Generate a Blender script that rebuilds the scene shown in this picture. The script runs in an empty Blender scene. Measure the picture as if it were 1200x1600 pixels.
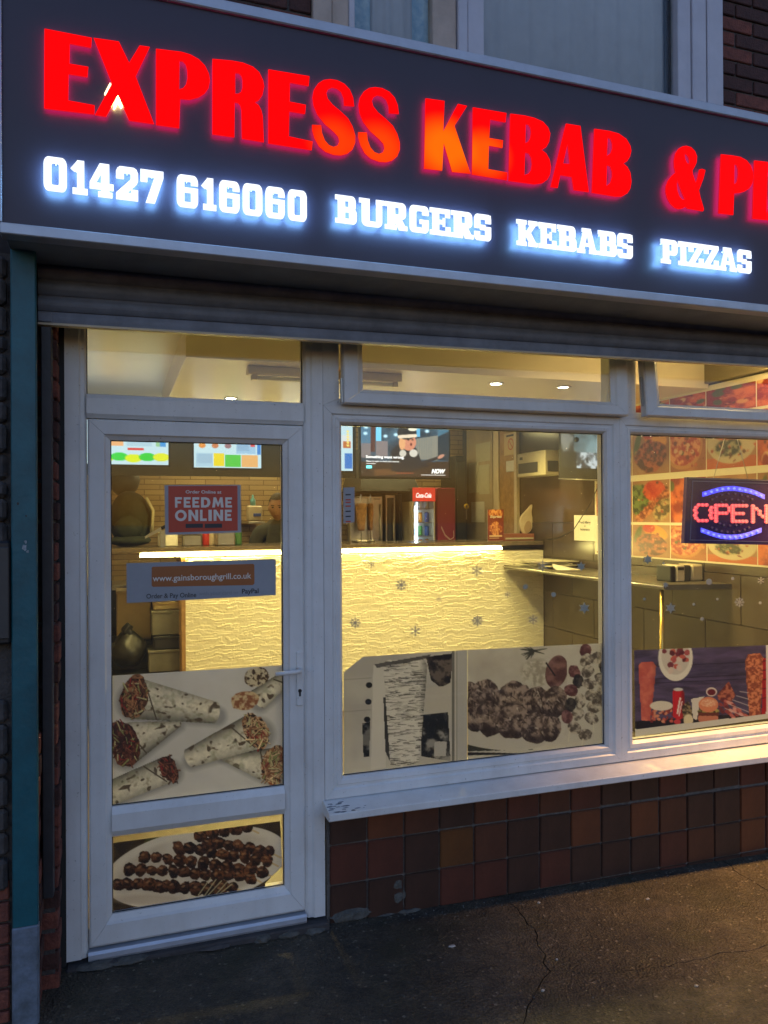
import bpy, bmesh, math, random
import numpy as np
from mathutils import Vector, Matrix
from mathutils.geometry import delaunay_2d_cdt

scn = bpy.context.scene
C = scn.collection
R = math.radians

# ------------------------------------------------------------------ camera
CAM = Vector((0.18685, -3.07863, 1.64870))
YAW, PITCH, ROLL, FPX = 0.333288, 0.004157, -0.005353, 1200.0
_f = Vector((math.sin(YAW)*math.cos(PITCH), math.cos(YAW)*math.cos(PITCH), math.sin(PITCH)))
_r = Vector((math.cos(YAW), -math.sin(YAW), 0))
_u = _r.cross(_f)
CR = math.cos(ROLL)*_r + math.sin(ROLL)*_u
CU = -math.sin(ROLL)*_r + math.cos(ROLL)*_u
cd = bpy.data.cameras.new('camera')
cam = bpy.data.objects.new('camera', cd); C.objects.link(cam)
cam.matrix_world = Matrix(((CR.x, CU.x, -_f.x, CAM.x), (CR.y, CU.y, -_f.y, CAM.y), (CR.z, CU.z, -_f.z, CAM.z), (0, 0, 0, 1)))
cd.sensor_fit = 'HORIZONTAL'; cd.sensor_width = 36.0; cd.lens = 36.0*FPX/1200.0
cd.clip_start = 0.05; cd.clip_end = 500
scn.camera = cam

# ------------------------------------------------------------------ sky, sun, exposure (dusk)
w = bpy.data.worlds.new('World'); scn.world = w; w.use_nodes = True
nt = w.node_tree; nt.nodes.clear()
sky = nt.nodes.new('ShaderNodeTexSky'); sky.sky_type = 'NISHITA'; sky.sun_disc = False
sky.sun_elevation = R(3.0); sky.sun_rotation = R(20); sky.air_density = 1.3; sky.dust_density = 0.8; sky.ozone_density = 3.0
bg = nt.nodes.new('ShaderNodeBackground'); bg.inputs['Strength'].default_value = 0.15
wo = nt.nodes.new('ShaderNodeOutputWorld')
wb = nt.nodes.new('ShaderNodeMix'); wb.data_type = 'RGBA'; wb.blend_type = 'MULTIPLY'; wb.inputs[0].default_value = 1.0; wb.inputs[7].default_value = (1.07, .88, 1.06, 1)   # camera white balance
nt.links.new(sky.outputs[0], wb.inputs[6]); nt.links.new(wb.outputs[2], bg.inputs[0]); nt.links.new(bg.outputs[0], wo.inputs[0])
sd = bpy.data.lights.new('sun', 'SUN'); sd.energy = 0.05; sd.angle = R(12); sd.color = (1, .8, .6)
so = bpy.data.objects.new('sun', sd); C.objects.link(so)
so.rotation_euler = (R(89), 0, R(160)); so.location = (0, 20, 6)
scn.view_settings.view_transform = 'Standard'; scn.view_settings.look = 'None'
scn.view_settings.gamma = 1; scn.view_settings.use_curve_mapping = False
scn.view_settings.exposure = 2.3
scn.render.engine = 'CYCLES'
scn.cycles.use_denoising = True
scn.cycles.max_bounces = 5; scn.cycles.transparent_max_bounces = 16
scn.cycles.sample_clamp_indirect = 4.0
scn.cycles.caustics_reflective = False; scn.cycles.caustics_refractive = False

# ------------------------------------------------------------------ helpers
def ray(u, v):
    return CR*((u-600)/FPX) - CU*((v-800)/FPX) + _f
def at(u, v, y=0.0):                       # point of the plane y = const under a spot of the photograph
    d = ray(u, v); return CAM + d*((y-CAM.y)/d.y)
def atx(u, v, x):
    d = ray(u, v); return CAM + d*((x-CAM.x)/d.x)
def gz(x, y):                              # pavement height
    return -0.02 - 0.022*x + 0.018*y
def atg(u, v):
    d = ray(u, v)
    # z = -.02-.022x+.018y
    a = d.z + .022*d.x - .018*d.y
    t = (-.02 - .022*CAM.x + .018*CAM.y - CAM.z)/a
    return CAM + d*t

ROOT = {}
def _fin(o, parent):
    C.objects.link(o)
    if parent is not None:
        o.parent = parent; L = ROOT[parent.name]; ROOT[o.name] = L
        o.data.transform(Matrix.Translation(-L))
    else:
        ROOT[o.name] = Vector((0, 0, 0))
    return o
def mesh(name, verts, faces, m, parent=None, smooth=False):
    me = bpy.data.meshes.new(name); me.from_pydata([tuple(v) for v in verts], [], faces); me.update()
    bm = bmesh.new(); bm.from_mesh(me); bmesh.ops.recalc_face_normals(bm, faces=bm.faces); bm.to_mesh(me); bm.free()
    if m is not None: me.materials.append(m)
    if smooth: me.polygons.foreach_set('use_smooth', [True]*len(me.polygons))
    return _fin(bpy.data.objects.new(name, me), parent)
def bmo(name, bm, m, parent=None, smooth=False):
    me = bpy.data.meshes.new(name); bm.to_mesh(me); bm.free()
    if m is not None: me.materials.append(m)
    if smooth: me.polygons.foreach_set('use_smooth', [True]*len(me.polygons))
    return _fin(bpy.data.objects.new(name, me), parent)
def thing(name, label, cat, loc, group=None):
    o = bpy.data.objects.new(name, None); C.objects.link(o); o.location = Vector(loc); o.empty_display_size = .05
    o['label'] = label; o['category'] = cat
    if group: o['group'] = group
    ROOT[o.name] = Vector(loc); return o
def tag(o, label, cat, group=None):
    o['label'] = label; o['category'] = cat
    if group: o['group'] = group
    if o.type == 'MESH' and o.parent is None and o.location.length == 0:     # origin at the thing's base
        co = np.empty(len(o.data.vertices)*3); o.data.vertices.foreach_get('co', co); co = co.reshape(-1, 3)
        b = Vector(((co[:, 0].min()+co[:, 0].max())/2, (co[:, 1].min()+co[:, 1].max())/2, co[:, 2].min()))
        o.data.transform(Matrix.Translation(-b)); o.location = b; ROOT[o.name] = b
    return o
def struct(o):
    o['kind'] = 'structure'; return o
def box_bm(x0, x1, y0, y1, z0, z1, bev=0.0, bm=None, seg=1):
    own = bm is None
    b = bmesh.new()
    bmesh.ops.create_cube(b, size=1)
    for v in b.verts:
        v.co = Vector((x0+(v.co.x+.5)*(x1-x0), y0+(v.co.y+.5)*(y1-y0), z0+(v.co.z+.5)*(z1-z0)))
    if bev > 0: bmesh.ops.bevel(b, geom=b.edges[:], offset=bev, segments=seg, affect='EDGES', clamp_overlap=True)
    if own: return b
    me = bpy.data.meshes.new('t'); b.to_mesh(me); b.free(); bm.from_mesh(me); bpy.data.meshes.remove(me); return bm
def box(name, x0, x1, y0, y1, z0, z1, m, parent=None, bev=0.002, seg=1):
    return bmo(name, box_bm(min(x0, x1), max(x0, x1), min(y0, y1), max(y0, y1), min(z0, z1), max(z0, z1), bev, seg=seg), m, parent)
def pbox(name, u0, v0, u1, v1, y, d, m, parent=None, bev=0.002):   # box whose front (at depth y) spans a patch of the photograph
    um, vm = (u0+u1)/2, (v0+v1)/2
    return box(name, at(u0, vm, y).x, at(u1, vm, y).x, y, y+d, at(um, v1, y).z, at(um, v0, y).z, m, parent, bev)
def tube(name, pts, r, m, parent=None, n=8, radii=None):
    pts = [Vector(p) for p in pts]; V = []; F = []
    for i, p in enumerate(pts):
        t = (pts[min(i+1, len(pts)-1)] - pts[max(i-1, 0)]).normalized()
        a = t.orthogonal().normalized() if i == 0 else (a - t*a.dot(t)).normalized()
        b = t.cross(a); rr = radii[i] if radii else r
        for k in range(n):
            th = 2*math.pi*k/n; V.append(p + (a*math.cos(th) + b*math.sin(th))*rr)
    for i in range(len(pts)-1):
        for k in range(n):
            F.append((i*n+k, i*n+(k+1) % n, (i+1)*n+(k+1) % n, (i+1)*n+k))
    F.append(tuple(range(n))); F.append(tuple(range((len(pts)-1)*n, len(pts)*n)))
    return mesh(name, V, F, m, parent, True)
def lathe(name, prof, c, m, parent=None, n=20, smooth=True, axis='z'):
    V = []; F = []
    for r, z in prof:
        for k in range(n):
            th = 2*math.pi*k/n
            if axis == 'z': V.append((c[0]+r*math.cos(th), c[1]+r*math.sin(th), c[2]+z))
            else: V.append((c[0]+r*math.cos(th), c[1]+z, c[2]+r*math.sin(th)))
    for i in range(len(prof)-1):
        for k in range(n):
            F.append((i*n+k, i*n+(k+1) % n, (i+1)*n+(k+1) % n, (i+1)*n+k))
    F.append(tuple(range(n))); F.append(tuple(range((len(prof)-1)*n, len(prof)*n)))
    return mesh(name, V, F, m, parent, smooth)
# flat shapes by union / difference of polygons -> prism
def csg(pos, neg=(), add=()):
    V = []; Fc = []; kind = []
    for k, L in ((1, pos), (2, neg), (3, add)):
        for P in L:
            a = sum(P[i][0]*P[(i+1) % len(P)][1]-P[(i+1) % len(P)][0]*P[i][1] for i in range(len(P)))
            P = list(P) if a > 0 else list(P)[::-1]
            i0 = len(V); V += [Vector((p[0], p[1])) for p in P]; Fc.append(list(range(i0, i0+len(P)))); kind.append(k)
    v, e, f, _, _, of = delaunay_2d_cdt(V, [], Fc, 0, 1e-6)
    out = []
    for t, o in zip(f, of):
        ks = {kind[i] for i in o}
        if (1 in ks and 2 not in ks) or 3 in ks: out.append(t)
    return v, out
def prism(name, pos, neg, add, fn, y0, y1, m, parent=None, mside=None, mback=None):
    if fn == 'PX': fn = PXf(y0)
    elif fn == 'OP': fn = OPf(y0)
    v, f = csg(pos, neg, add)
    used = sorted({i for t in f for i in t}); mp = {i: k for k, i in enumerate(used)}
    V = [fn(v[i], y0) for i in used] + [fn(v[i], y1) for i in used]; n = len(used)
    F = []; ed = {}; nf = 0
    for t in f:
        t = [mp[i] for i in t]
        F.append(tuple(t)); F.append(tuple(n+i for i in reversed(t)))
        for i in range(len(t)):
            a, b = t[i], t[(i+1) % len(t)]
            if (b, a) in ed: del ed[(b, a)]
            else: ed[(a, b)] = 1
    nf = len(F)
    for a, b in ed: F.append((b, a, n+a, n+b))
    me = bpy.data.meshes.new(name); me.from_pydata([tuple(p) for p in V], [], F); me.update()
    me.materials.append(m)
    if mside is not None:
        me.materials.append(mside)
        for i, pl in enumerate(me.polygons):
            if i >= nf or i % 2 == 1: pl.material_index = 1
        if mback is not None:
            me.materials.append(mback)
            for i, pl in enumerate(me.polygons):
                if i < nf and i % 2 == 1: pl.material_index = 2
    bm = bmesh.new(); bm.from_mesh(me); bmesh.ops.recalc_face_normals(bm, faces=bm.faces); bm.to_mesh(me); bm.free()
    return _fin(bpy.data.objects.new(name, me), parent)
def rr(x0, y0, x1, y1, r, n=5):
    P = []
    for cx, cy, a in ((x1-r, y1-r, 0), (x0+r, y1-r, 90), (x0+r, y0+r, 180), (x1-r, y0+r, 270)):
        for k in range(n+1):
            t = R(a+90*k/n); P.append((cx+r*math.cos(t), cy+r*math.sin(t)))
    return P
def rc(x0, y0, x1, y1): return [(x0, y0), (x1, y0), (x1, y1), (x0, y1)]
def chaikin(P, n=2, keep=()):
    for _ in range(n):
        Q = []
        for i in range(len(P)):
            a, b = P[i], P[(i+1) % len(P)]
            Q += [(a[0]*.75+b[0]*.25, a[1]*.75+b[1]*.25), (a[0]*.25+b[0]*.75, a[1]*.25+b[1]*.75)]
        P = Q
    return P
def ellp(cx, cy, rx, ry, n=24, a0=0):
    return [(cx+rx*math.cos(a0+2*math.pi*k/n), cy+ry*math.sin(a0+2*math.pi*k/n)) for k in range(n)]
def XZ(p, y): return (p[0], y, p[1])
def PXf(yr):                                # photo spot on the plane y = yr, extruded straight back
    def f(p, y):
        q = at(p[0], p[1], yr); return (q.x, y, q.z)
    return f

# ------------------------------------------------------------------ materials
def srgb(c): return tuple((x/255/12.92 if x/255 <= .04045 else ((x/255+.055)/1.055)**2.4) for x in c)
def mat(name, col, rough=.5, metal=0, var=0.0, vs=8.0, bump=0.0, bs=60.0, spec=.5, col2=None, trans=0.0, coat=0.0):
    m = bpy.data.materials.new(name); m.use_nodes = True; n = m.node_tree; p = n.nodes['Principled BSDF']
    p.inputs['Base Color'].default_value = (*col, 1); p.inputs['Roughness'].default_value = rough
    p.inputs['Metallic'].default_value = metal; p.inputs['Specular IOR Level'].default_value = spec
    p.inputs['Coat Weight'].default_value = coat
    tc = n.nodes.new('ShaderNodeTexCoord')
    if var > 0 or col2:
        nz = n.nodes.new('ShaderNodeTexNoise'); nz.inputs['Scale'].default_value = vs; nz.inputs['Detail'].default_value = 6; nz.inputs['Roughness'].default_value = .65
        n.links.new(tc.outputs['Object'], nz.inputs['Vector'])
        rp = n.nodes.new('ShaderNodeValToRGB'); c2 = col2 or tuple(x*(1-var) for x in col)
        rp.color_ramp.elements[0].position = .35; rp.color_ramp.elements[1].position = .65
        rp.color_ramp.elements[0].color = (*c2, 1); rp.color_ramp.elements[1].color = (*col, 1)
        n.links.new(nz.outputs['Fac'], rp.inputs['Fac']); n.links.new(rp.outputs['Color'], p.inputs['Base Color'])
    if bump > 0:
        nb = n.nodes.new('ShaderNodeTexNoise'); nb.inputs['Scale'].default_value = bs; nb.inputs['Detail'].default_value = 5
        n.links.new(tc.outputs['Object'], nb.inputs['Vector'])
        b = n.nodes.new('ShaderNodeBump'); b.inputs['Strength'].default_value = bump; b.inputs['Distance'].default_value = .01
        n.links.new(nb.outputs['Fac'], b.inputs['Height']); n.links.new(b.outputs['Normal'], p.inputs['Normal'])
    return m
def emit(name, col, s, base=(.5, .5, .5), lamp=True):
    m = bpy.data.materials.new(name)
    if not lamp: m.cycles.emission_sampling = 'NONE'
    m.use_nodes = True; p = m.node_tree.nodes['Principled BSDF']
    p.inputs['Base Color'].default_value = (*base, 1); p.inputs['Emission Color'].default_value = (*col, 1); p.inputs['Emission Strength'].default_value = s
    p.inputs['Roughness'].default_value = .4
    return m
def glass(name, tint=(.95, .97, .96), ior=1.5, rough=.0):
    m = bpy.data.materials.new(name); m.use_nodes = True; n = m.node_tree; n.nodes.clear()
    o = n.nodes.new('ShaderNodeOutputMaterial'); mx = n.nodes.new('ShaderNodeMixShader')
    lw = n.nodes.new('ShaderNodeLayerWeight'); lw.inputs['Blend'].default_value = .5
    pw5 = n.nodes.new('ShaderNodeMath'); pw5.operation = 'POWER'; n.links.new(lw.outputs['Facing'], pw5.inputs[0]); pw5.inputs[1].default_value = 5
    fr = n.nodes.new('ShaderNodeMath'); fr.operation = 'MULTIPLY_ADD'; n.links.new(pw5.outputs[0], fr.inputs[0]); fr.inputs[1].default_value = .96; fr.inputs[2].default_value = .04
    t = n.nodes.new('ShaderNodeBsdfTransparent'); t.inputs['Color'].default_value = (*tint, 1)
    g = n.nodes.new('ShaderNodeBsdfGlossy'); g.inputs['Roughness'].default_value = rough
    n.links.new(fr.outputs[0], mx.inputs[0]); n.links.new(t.outputs[0], mx.inputs[1]); n.links.new(g.outputs[0], mx.inputs[2])
    # thin film of dust and wiping streaks
    tc = n.nodes.new('ShaderNodeTexCoord'); mp = n.nodes.new('ShaderNodeMapping'); mp.inputs['Scale'].default_value = (1, 1, .45); mp.inputs['Rotation'].default_value = (0, .5, 0)
    nz = n.nodes.new('ShaderNodeTexNoise'); nz.inputs['Scale'].default_value = 5; nz.inputs['Detail'].default_value = 7; nz.inputs['Roughness'].default_value = .7
    n.links.new(tc.outputs['Object'], mp.inputs['Vector']); n.links.new(mp.outputs[0], nz.inputs['Vector'])
    mr = n.nodes.new('ShaderNodeMapRange'); mr.inputs[1].default_value = .35; mr.inputs[2].default_value = .75; mr.inputs[3].default_value = .004; mr.inputs[4].default_value = .034; n.links.new(nz.outputs['Fac'], mr.inputs[0])
    df_ = n.nodes.new('ShaderNodeBsdfDiffuse'); df_.inputs['Color'].default_value = (.55, .53, .50, 1); tl_ = n.nodes.new('ShaderNodeBsdfTranslucent'); tl_.inputs['Color'].default_value = (.55, .53, .50, 1)
    ad = n.nodes.new('ShaderNodeMixShader'); ad.inputs[0].default_value = .5; n.links.new(df_.outputs[0], ad.inputs[1]); n.links.new(tl_.outputs[0], ad.inputs[2])
    m2 = n.nodes.new('ShaderNodeMixShader'); n.links.new(mr.outputs[0], m2.inputs[0]); n.links.new(mx.outputs[0], m2.inputs[1]); n.links.new(ad.outputs[0], m2.inputs[2]); n.links.new(m2.outputs[0], o.inputs['Surface'])
    return m
def print_mat(name, emission=0.0, transl=0.0, rough=.35):
    m = bpy.data.materials.new(name); m.use_nodes = True; n = m.node_tree; p = n.nodes['Principled BSDF']
    a = n.nodes.new('ShaderNodeAttribute'); a.attribute_name = 'print'
    n.links.new(a.outputs['Color'], p.inputs['Base Color']); p.inputs['Roughness'].default_value = rough
    if emission > 0:
        m.cycles.emission_sampling = 'NONE'
        n.links.new(a.outputs['Color'], p.inputs['Emission Color']); p.inputs['Emission Strength'].default_value = emission
        p.inputs['Base Color'].default_value = (.02, .02, .02, 1); n.links.remove(p.inputs['Base Color'].links[0])
    if transl > 0:
        o = n.nodes['Material Output']; mx = n.nodes.new('ShaderNodeMixShader'); tr = n.nodes.new('ShaderNodeBsdfTranslucent')
        mx.inputs[0].default_value = transl; n.links.new(a.outputs['Color'], tr.inputs['Color'])
        n.links.new(p.outputs[0], mx.inputs[1]); n.links.new(tr.outputs[0], mx.inputs[2]); n.links.new(mx.outputs[0], o.inputs['Surface'])
    return m
M = {}
M['upvc'] = mat('white_upvc', (.74, .73, .71), .32, var=.20, vs=3.5, bump=.05, bs=30)
M['upvc_seam'] = mat('dark_gasket', (.02, .02, .02), .7)
M['glass'] = glass('window_glass')
M['fascia'] = mat('sign_panel_grey', (.044, .030, .046), .45, var=.12, vs=3, bump=.03, bs=200)
M['alu'] = mat('trim_aluminium', (.50, .52, .57), .35, .3, var=.12, vs=12, bump=.05, bs=80)
M['shutter'] = mat('shutter_steel', (.24, .27, .34), .62, .0, var=.3, vs=9, bump=.1, bs=50)
M['shutter_dark'] = mat('shutter_rail', (.03, .03, .035), .5, var=.4, vs=10, bump=.1)
M['soffit'] = mat('soffit_grey', (.26, .30, .33), .75, var=.25, vs=6, bump=.08)
M['teal'] = mat('teal_paint', (.008, .105, .135), .45, var=.35, vs=7, bump=.15, bs=40)
M['worn_grey'] = mat('worn_grey_paint', (.16, .20, .26), .55, col2=(.08, .10, .12), vs=18, bump=.25, bs=50)
M['brick'] = mat('brick_red', (.22, .065, .04), .85, col2=(.10, .03, .022), vs=22, bump=.5, bs=90)
M['brick2'] = mat('brick_brown', (.085, .032, .024), .85, col2=(.045, .018, .014), vs=22, bump=.5, bs=90)
M['mortar'] = mat('mortar', (.09, .078, .07), .95, var=.4, vs=30, bump=.5, bs=120)
M['dark_render'] = mat('dark_render', (.07, .062, .06), .95, var=.5, vs=8, bump=.6, bs=40)
M['stone'] = mat('cladding_stone', (.085, .074, .068), .9, col2=(.035, .032, .032), vs=14, bump=.8, bs=35)
M['black'] = mat('black_plastic', (.015, .015, .017), .45, var=.3)
M['charcoal'] = mat('charcoal_panel', (.045, .048, .05), .4, var=.2)
M['steel'] = mat('stainless_steel', (.5, .47, .42), .3, .9, var=.2, vs=6, bump=.05)
M['dark_tile'] = mat('brown_wall_tile', (.075, .055, .040), .22, var=.18, vs=3, bump=.03, bs=15)
M['dark_grout'] = mat('brown_grout', (.12, .10, .08), .9)
M['wood'] = mat('oak_wood', (.42, .24, .09), .5, var=.35, vs=14, bump=.1, bs=60)
M['cream'] = mat('cream_paint', (.62, .52, .36), .5, var=.1)
M['ceiling'] = mat('gloss_ceiling', (.80, .74, .60), .27, var=.05, vs=2, spec=.5)
M['plaster'] = mat('interior_plaster', (.45, .36, .24), .8, var=.15)
M['paper'] = mat('white_paper', (.72, .70, .62), .7, var=.06, vs=30)
M['paper2'] = mat('aged_paper', (.52, .48, .34), .7, var=.12, vs=30)
M['floor'] = mat('floor_tile', (.20, .16, .12), .35, var=.3, vs=4)
M['panel3d'] = mat('wave_panel', (.80, .76, .58), .6, var=.08, vs=10, bump=.12, bs=60)
M['red'] = mat('red_plastic', (.45, .02, .03), .4)
M['magenta'] = mat('magenta_panel', (.30, .03, .07), .5)
M['pavement'] = mat('pavement', (.075, .068, .06), .85, col2=(.035, .033, .03), vs=3.2, bump=.9, bs=170)
# pavement: worn tarmac with stony specks
def pavement_mat():
    m = bpy.data.materials.new('worn_tarmac'); m.use_nodes = True; n = m.node_tree; p = n.nodes['Principled BSDF']; L = n.links
    tc = n.nodes.new('ShaderNodeTexCoord')
    def nz(s, d=6, r=.6):
        t = n.nodes.new('ShaderNodeTexNoise'); t.inputs['Scale'].default_value = s; t.inputs['Detail'].default_value = d; t.inputs['Roughness'].default_value = r
        L.new(tc.outputs['Object'], t.inputs['Vector']); return t
    def ramp(src, a, b, ca, cb):
        r = n.nodes.new('ShaderNodeValToRGB'); r.color_ramp.elements[0].position = a; r.color_ramp.elements[1].position = b
        r.color_ramp.elements[0].color = (*ca, 1); r.color_ramp.elements[1].color = (*cb, 1); L.new(src, r.inputs['Fac']); return r
    def mixc(f, a, b, mode='MIX'):
        x = n.nodes.new('ShaderNodeMix'); x.data_type = 'RGBA'; x.blend_type = mode
        if isinstance(f, float): x.inputs[0].default_value = f
        else: L.new(f, x.inputs[0])
        L.new(a, x.inputs[6]); L.new(b, x.inputs[7]); return x.outputs[2]
    big = ramp(nz(1.7).outputs['Fac'], .35, .7, (.031, .026, .019), (.072, .058, .041))
    mid = ramp(nz(14).outputs['Fac'], .3, .7, (.55, .55, .55), (1.25, 1.25, 1.2))
    c = mixc(1.0, big.outputs['Color'], mid.outputs['Color'], 'MULTIPLY')
    vo = n.nodes.new('ShaderNodeTexVoronoi'); vo.inputs['Scale'].default_value = 110; L.new(tc.outputs['Object'], vo.inputs['Vector'])
    wn = n.nodes.new('ShaderNodeTexWhiteNoise'); L.new(vo.outputs['Position'], wn.inputs['Vector'])
    tone = ramp(wn.outputs['Value'], .0, 1.0, (.62, .62, .62), (1.38, 1.34, 1.27)); c = mixc(1.0, c, tone.outputs['Color'], 'MULTIPLY')
    sp = ramp(wn.outputs['Value'], .982, .994, (0, 0, 0), (.8, .8, .8))
    lt = n.nodes.new('ShaderNodeRGB'); lt.outputs[0].default_value = (.20, .17, .12, 1)
    c = mixc(sp.outputs['Color'], c, lt.outputs[0])
    moss = ramp(nz(2.3, 8, .7).outputs['Fac'], .52, .66, (0, 0, 0), (.55, .55, .55))
    mg = n.nodes.new('ShaderNodeRGB'); mg.outputs[0].default_value = (.026, .026, .010, 1)
    c = mixc(moss.outputs['Color'], c, mg.outputs[0])
    L.new(c, p.inputs['Base Color'])
    rg = ramp(nz(5).outputs['Fac'], .3, .7, (.5, .5, .5), (.85, .85, .85)); L.new(rg.outputs['Color'], p.inputs['Roughness'])
    b1 = n.nodes.new('ShaderNodeBump'); b1.inputs['Strength'].default_value = .8; b1.inputs['Distance'].default_value = .006; L.new(vo.outputs['Distance'], b1.inputs['Height'])
    b2 = n.nodes.new('ShaderNodeBump'); b2.inputs['Strength'].default_value = .6; b2.inputs['Distance'].default_value = .03; L.new(nz(6).outputs['Fac'], b2.inputs['Height'])
    L.new(b1.outputs['Normal'], b2.inputs['Normal']); L.new(b2.outputs['Normal'], p.inputs['Normal'])
    return m
M['tarmac'] = pavement_mat()
def upvc_mat():                              # weathered white plastic: faint run-off streaks and dirt specks
    m = bpy.data.materials.new('weathered_upvc'); m.use_nodes = True; n = m.node_tree; p = n.nodes['Principled BSDF']; L = n.links
    tc = n.nodes.new('ShaderNodeTexCoord'); mp = n.nodes.new('ShaderNodeMapping'); mp.inputs['Scale'].default_value = (9, 9, 1.2); L.new(tc.outputs['Object'], mp.inputs['Vector'])
    def nz(src, s_, d=6):
        t = n.nodes.new('ShaderNodeTexNoise'); t.inputs['Scale'].default_value = s_; t.inputs['Detail'].default_value = d; t.inputs['Roughness'].default_value = .65; L.new(src, t.inputs['Vector']); return t.outputs['Fac']
    def ramp(src, a, b, ca, cb):
        r = n.nodes.new('ShaderNodeValToRGB'); r.color_ramp.elements[0].position = a; r.color_ramp.elements[1].position = b; r.color_ramp.elements[0].color = (*ca, 1); r.color_ramp.elements[1].color = (*cb, 1); L.new(src, r.inputs['Fac']); return r.outputs['Color']
    def mul(a, b):
        x = n.nodes.new('ShaderNodeMix'); x.data_type = 'RGBA'; x.blend_type = 'MULTIPLY'; x.inputs[0].default_value = 1; L.new(a, x.inputs[6]); L.new(b, x.inputs[7]); return x.outputs[2]
    c = ramp(nz(tc.outputs['Object'], 2.6), .3, .7, (.62, .60, .57), (.77, .77, .75))
    c = mul(c, ramp(nz(mp.outputs[0], 1.0), .36, .56, (.93, .925, .915), (1, 1, 1)))
    c = mul(c, ramp(nz(tc.outputs['Object'], 85, 3), .24, .34, (.45, .42, .38), (1, 1, 1)))
    L.new(c, p.inputs['Base Color']); L.new(ramp(nz(tc.outputs['Object'], 9), .3, .7, (.26, .26, .26), (.46, .46, .46)), p.inputs['Roughness'])
    b = n.nodes.new('ShaderNodeBump'); b.inputs['Strength'].default_value = .06; b.inputs['Distance'].default_value = .01; L.new(nz(tc.outputs['Object'], 24), b.inputs['Height']); L.new(b.outputs['Normal'], p.inputs['Normal'])
    return m
M['upvc'] = upvc_mat()

# ------------------------------------------------------------------ printed pictures: colour baked on a fine grid, painted in code
def _hash(ix, iy, s):
    h = (ix.astype(np.int64)*374761393 + iy.astype(np.int64)*668265263 + s*1442695041) & 0x7fffffff
    h = ((h ^ (h >> 13))*1274126177) & 0x7fffffff
    return ((h ^ (h >> 16)) & 0xffff)/65535.0
def vnoise(x, y, s=0):
    ix, iy = np.floor(x), np.floor(y); fx, fy = x-ix, y-iy
    fx = fx*fx*(3-2*fx); fy = fy*fy*(3-2*fy)
    a, b, c, d = _hash(ix, iy, s), _hash(ix+1, iy, s), _hash(ix, iy+1, s), _hash(ix+1, iy+1, s)
    return (a*(1-fx)+b*fx)*(1-fy) + (c*(1-fx)+d*fx)*fy
def fbm(x, y, sc, s=0, o=4):
    r = 0; am = .5; f = 1/sc
    for k in range(o): r = r + am*vnoise(x*f, y*f, s+k*17); am *= .5; f *= 2.03
    return r/(1-.5**o)
class Cv:
    def __init__(s, x, y, bg):
        s.x, s.y = x, y; s.c = np.empty((len(x), 3)); s.c[:] = bg; s.px = 1.0
    def put(s, m, col):
        col = np.asarray(col, float); m = np.clip(m, 0, 1)[:, None]; s.c = s.c*(1-m) + col*m
    def mul(s, m, k): s.c *= (1-np.clip(m, 0, 1)*(1-k))[:, None]
    def ell(s, cx, cy, rx, ry, rot=0, soft=.8, wob=0, seed=0):
        c, n = math.cos(rot), math.sin(rot); dx, dy = s.x-cx, s.y-cy
        a, b = (dx*c+dy*n)/rx, (-dx*n+dy*c)/ry; d = np.sqrt(a*a+b*b)
        if wob: d = d + wob*(fbm(s.x, s.y, max(rx, ry)*.5, seed, 3)-.5)
        return np.clip((1-d)*min(rx, ry)/soft+.5, 0, 1)
    def poly(s, P):
        m = np.zeros(len(s.x), bool); j = len(P)-1
        for i in range(len(P)):
            (xi, yi), (xj, yj) = P[i], P[j]
            cnd = ((yi > s.y) != (yj > s.y))
            with np.errstate(divide='ignore', invalid='ignore'):
                m ^= cnd & (s.x < (xj-xi)*(s.y-yi)/(yj-yi+1e-12)+xi)
            j = i
        return m.astype(float)
    def seg(s, a, b, wa, wb=None, soft=.7):
        wb = wa if wb is None else wb
        ax, ay = a; dx, dy = b[0]-ax, b[1]-ay; L2 = dx*dx+dy*dy+1e-9
        t = np.clip(((s.x-ax)*dx+(s.y-ay)*dy)/L2, 0, 1)
        d = np.hypot(s.x-ax-t*dx, s.y-ay-t*dy); return np.clip((wa+(wb-wa)*t-d)/soft+.5, 0, 1)
    def rect(s, x0, y0, x1, y1): return ((s.x >= x0) & (s.x <= x1) & (s.y >= y0) & (s.y <= y1)).astype(float)
    def tex(s, m, ca, cb, sc, seed, k=3.0, sx=1, sy=1):
        t = np.clip((fbm(s.x/sx, s.y/sy, sc, seed)-.5)*k+.5, 0, 1)[:, None]
        s.put(m, np.asarray(ca, float)*(1-t)+np.asarray(cb, float)*t)
def lin(c):
    c = np.clip(c/255.0, 0, 1); return np.where(c <= .04045, c/12.92, ((c+.055)/1.055)**2.4)
def picture(name, fn, nu, nv, painter, m, parent=None, bg=(200, 200, 200), keep=None):
    """fn(s,t)->(world point, paint x, paint y) on arrays 0..1"""
    s, t = np.meshgrid(np.linspace(0, 1, nu), np.linspace(0, 1, nv)); s = s.ravel(); t = t.ravel()
    P, x, y = fn(s, t)
    cv = Cv(x, y, bg); painter(cv)
    idx = np.arange(nu*nv).reshape(nv, nu)
    F = np.stack([idx[:-1, :-1], idx[:-1, 1:], idx[1:, 1:], idx[1:, :-1]], -1).reshape(-1, 4)
    if keep is not None:
        kp = keep(x, y); F = F[kp[F].all(1)]
    me = bpy.data.meshes.new(name); me.from_pydata(P.tolist(), [], F.tolist()); me.update()
    ca = me.color_attributes.new('print', 'FLOAT_COLOR', 'POINT')
    col = np.ones((len(P), 4)); col[:, :3] = lin(cv.c); ca.data.foreach_set('color', col.ravel())
    me.materials.append(m)
    return _fin(bpy.data.objects.new(name, me), parent)
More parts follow.
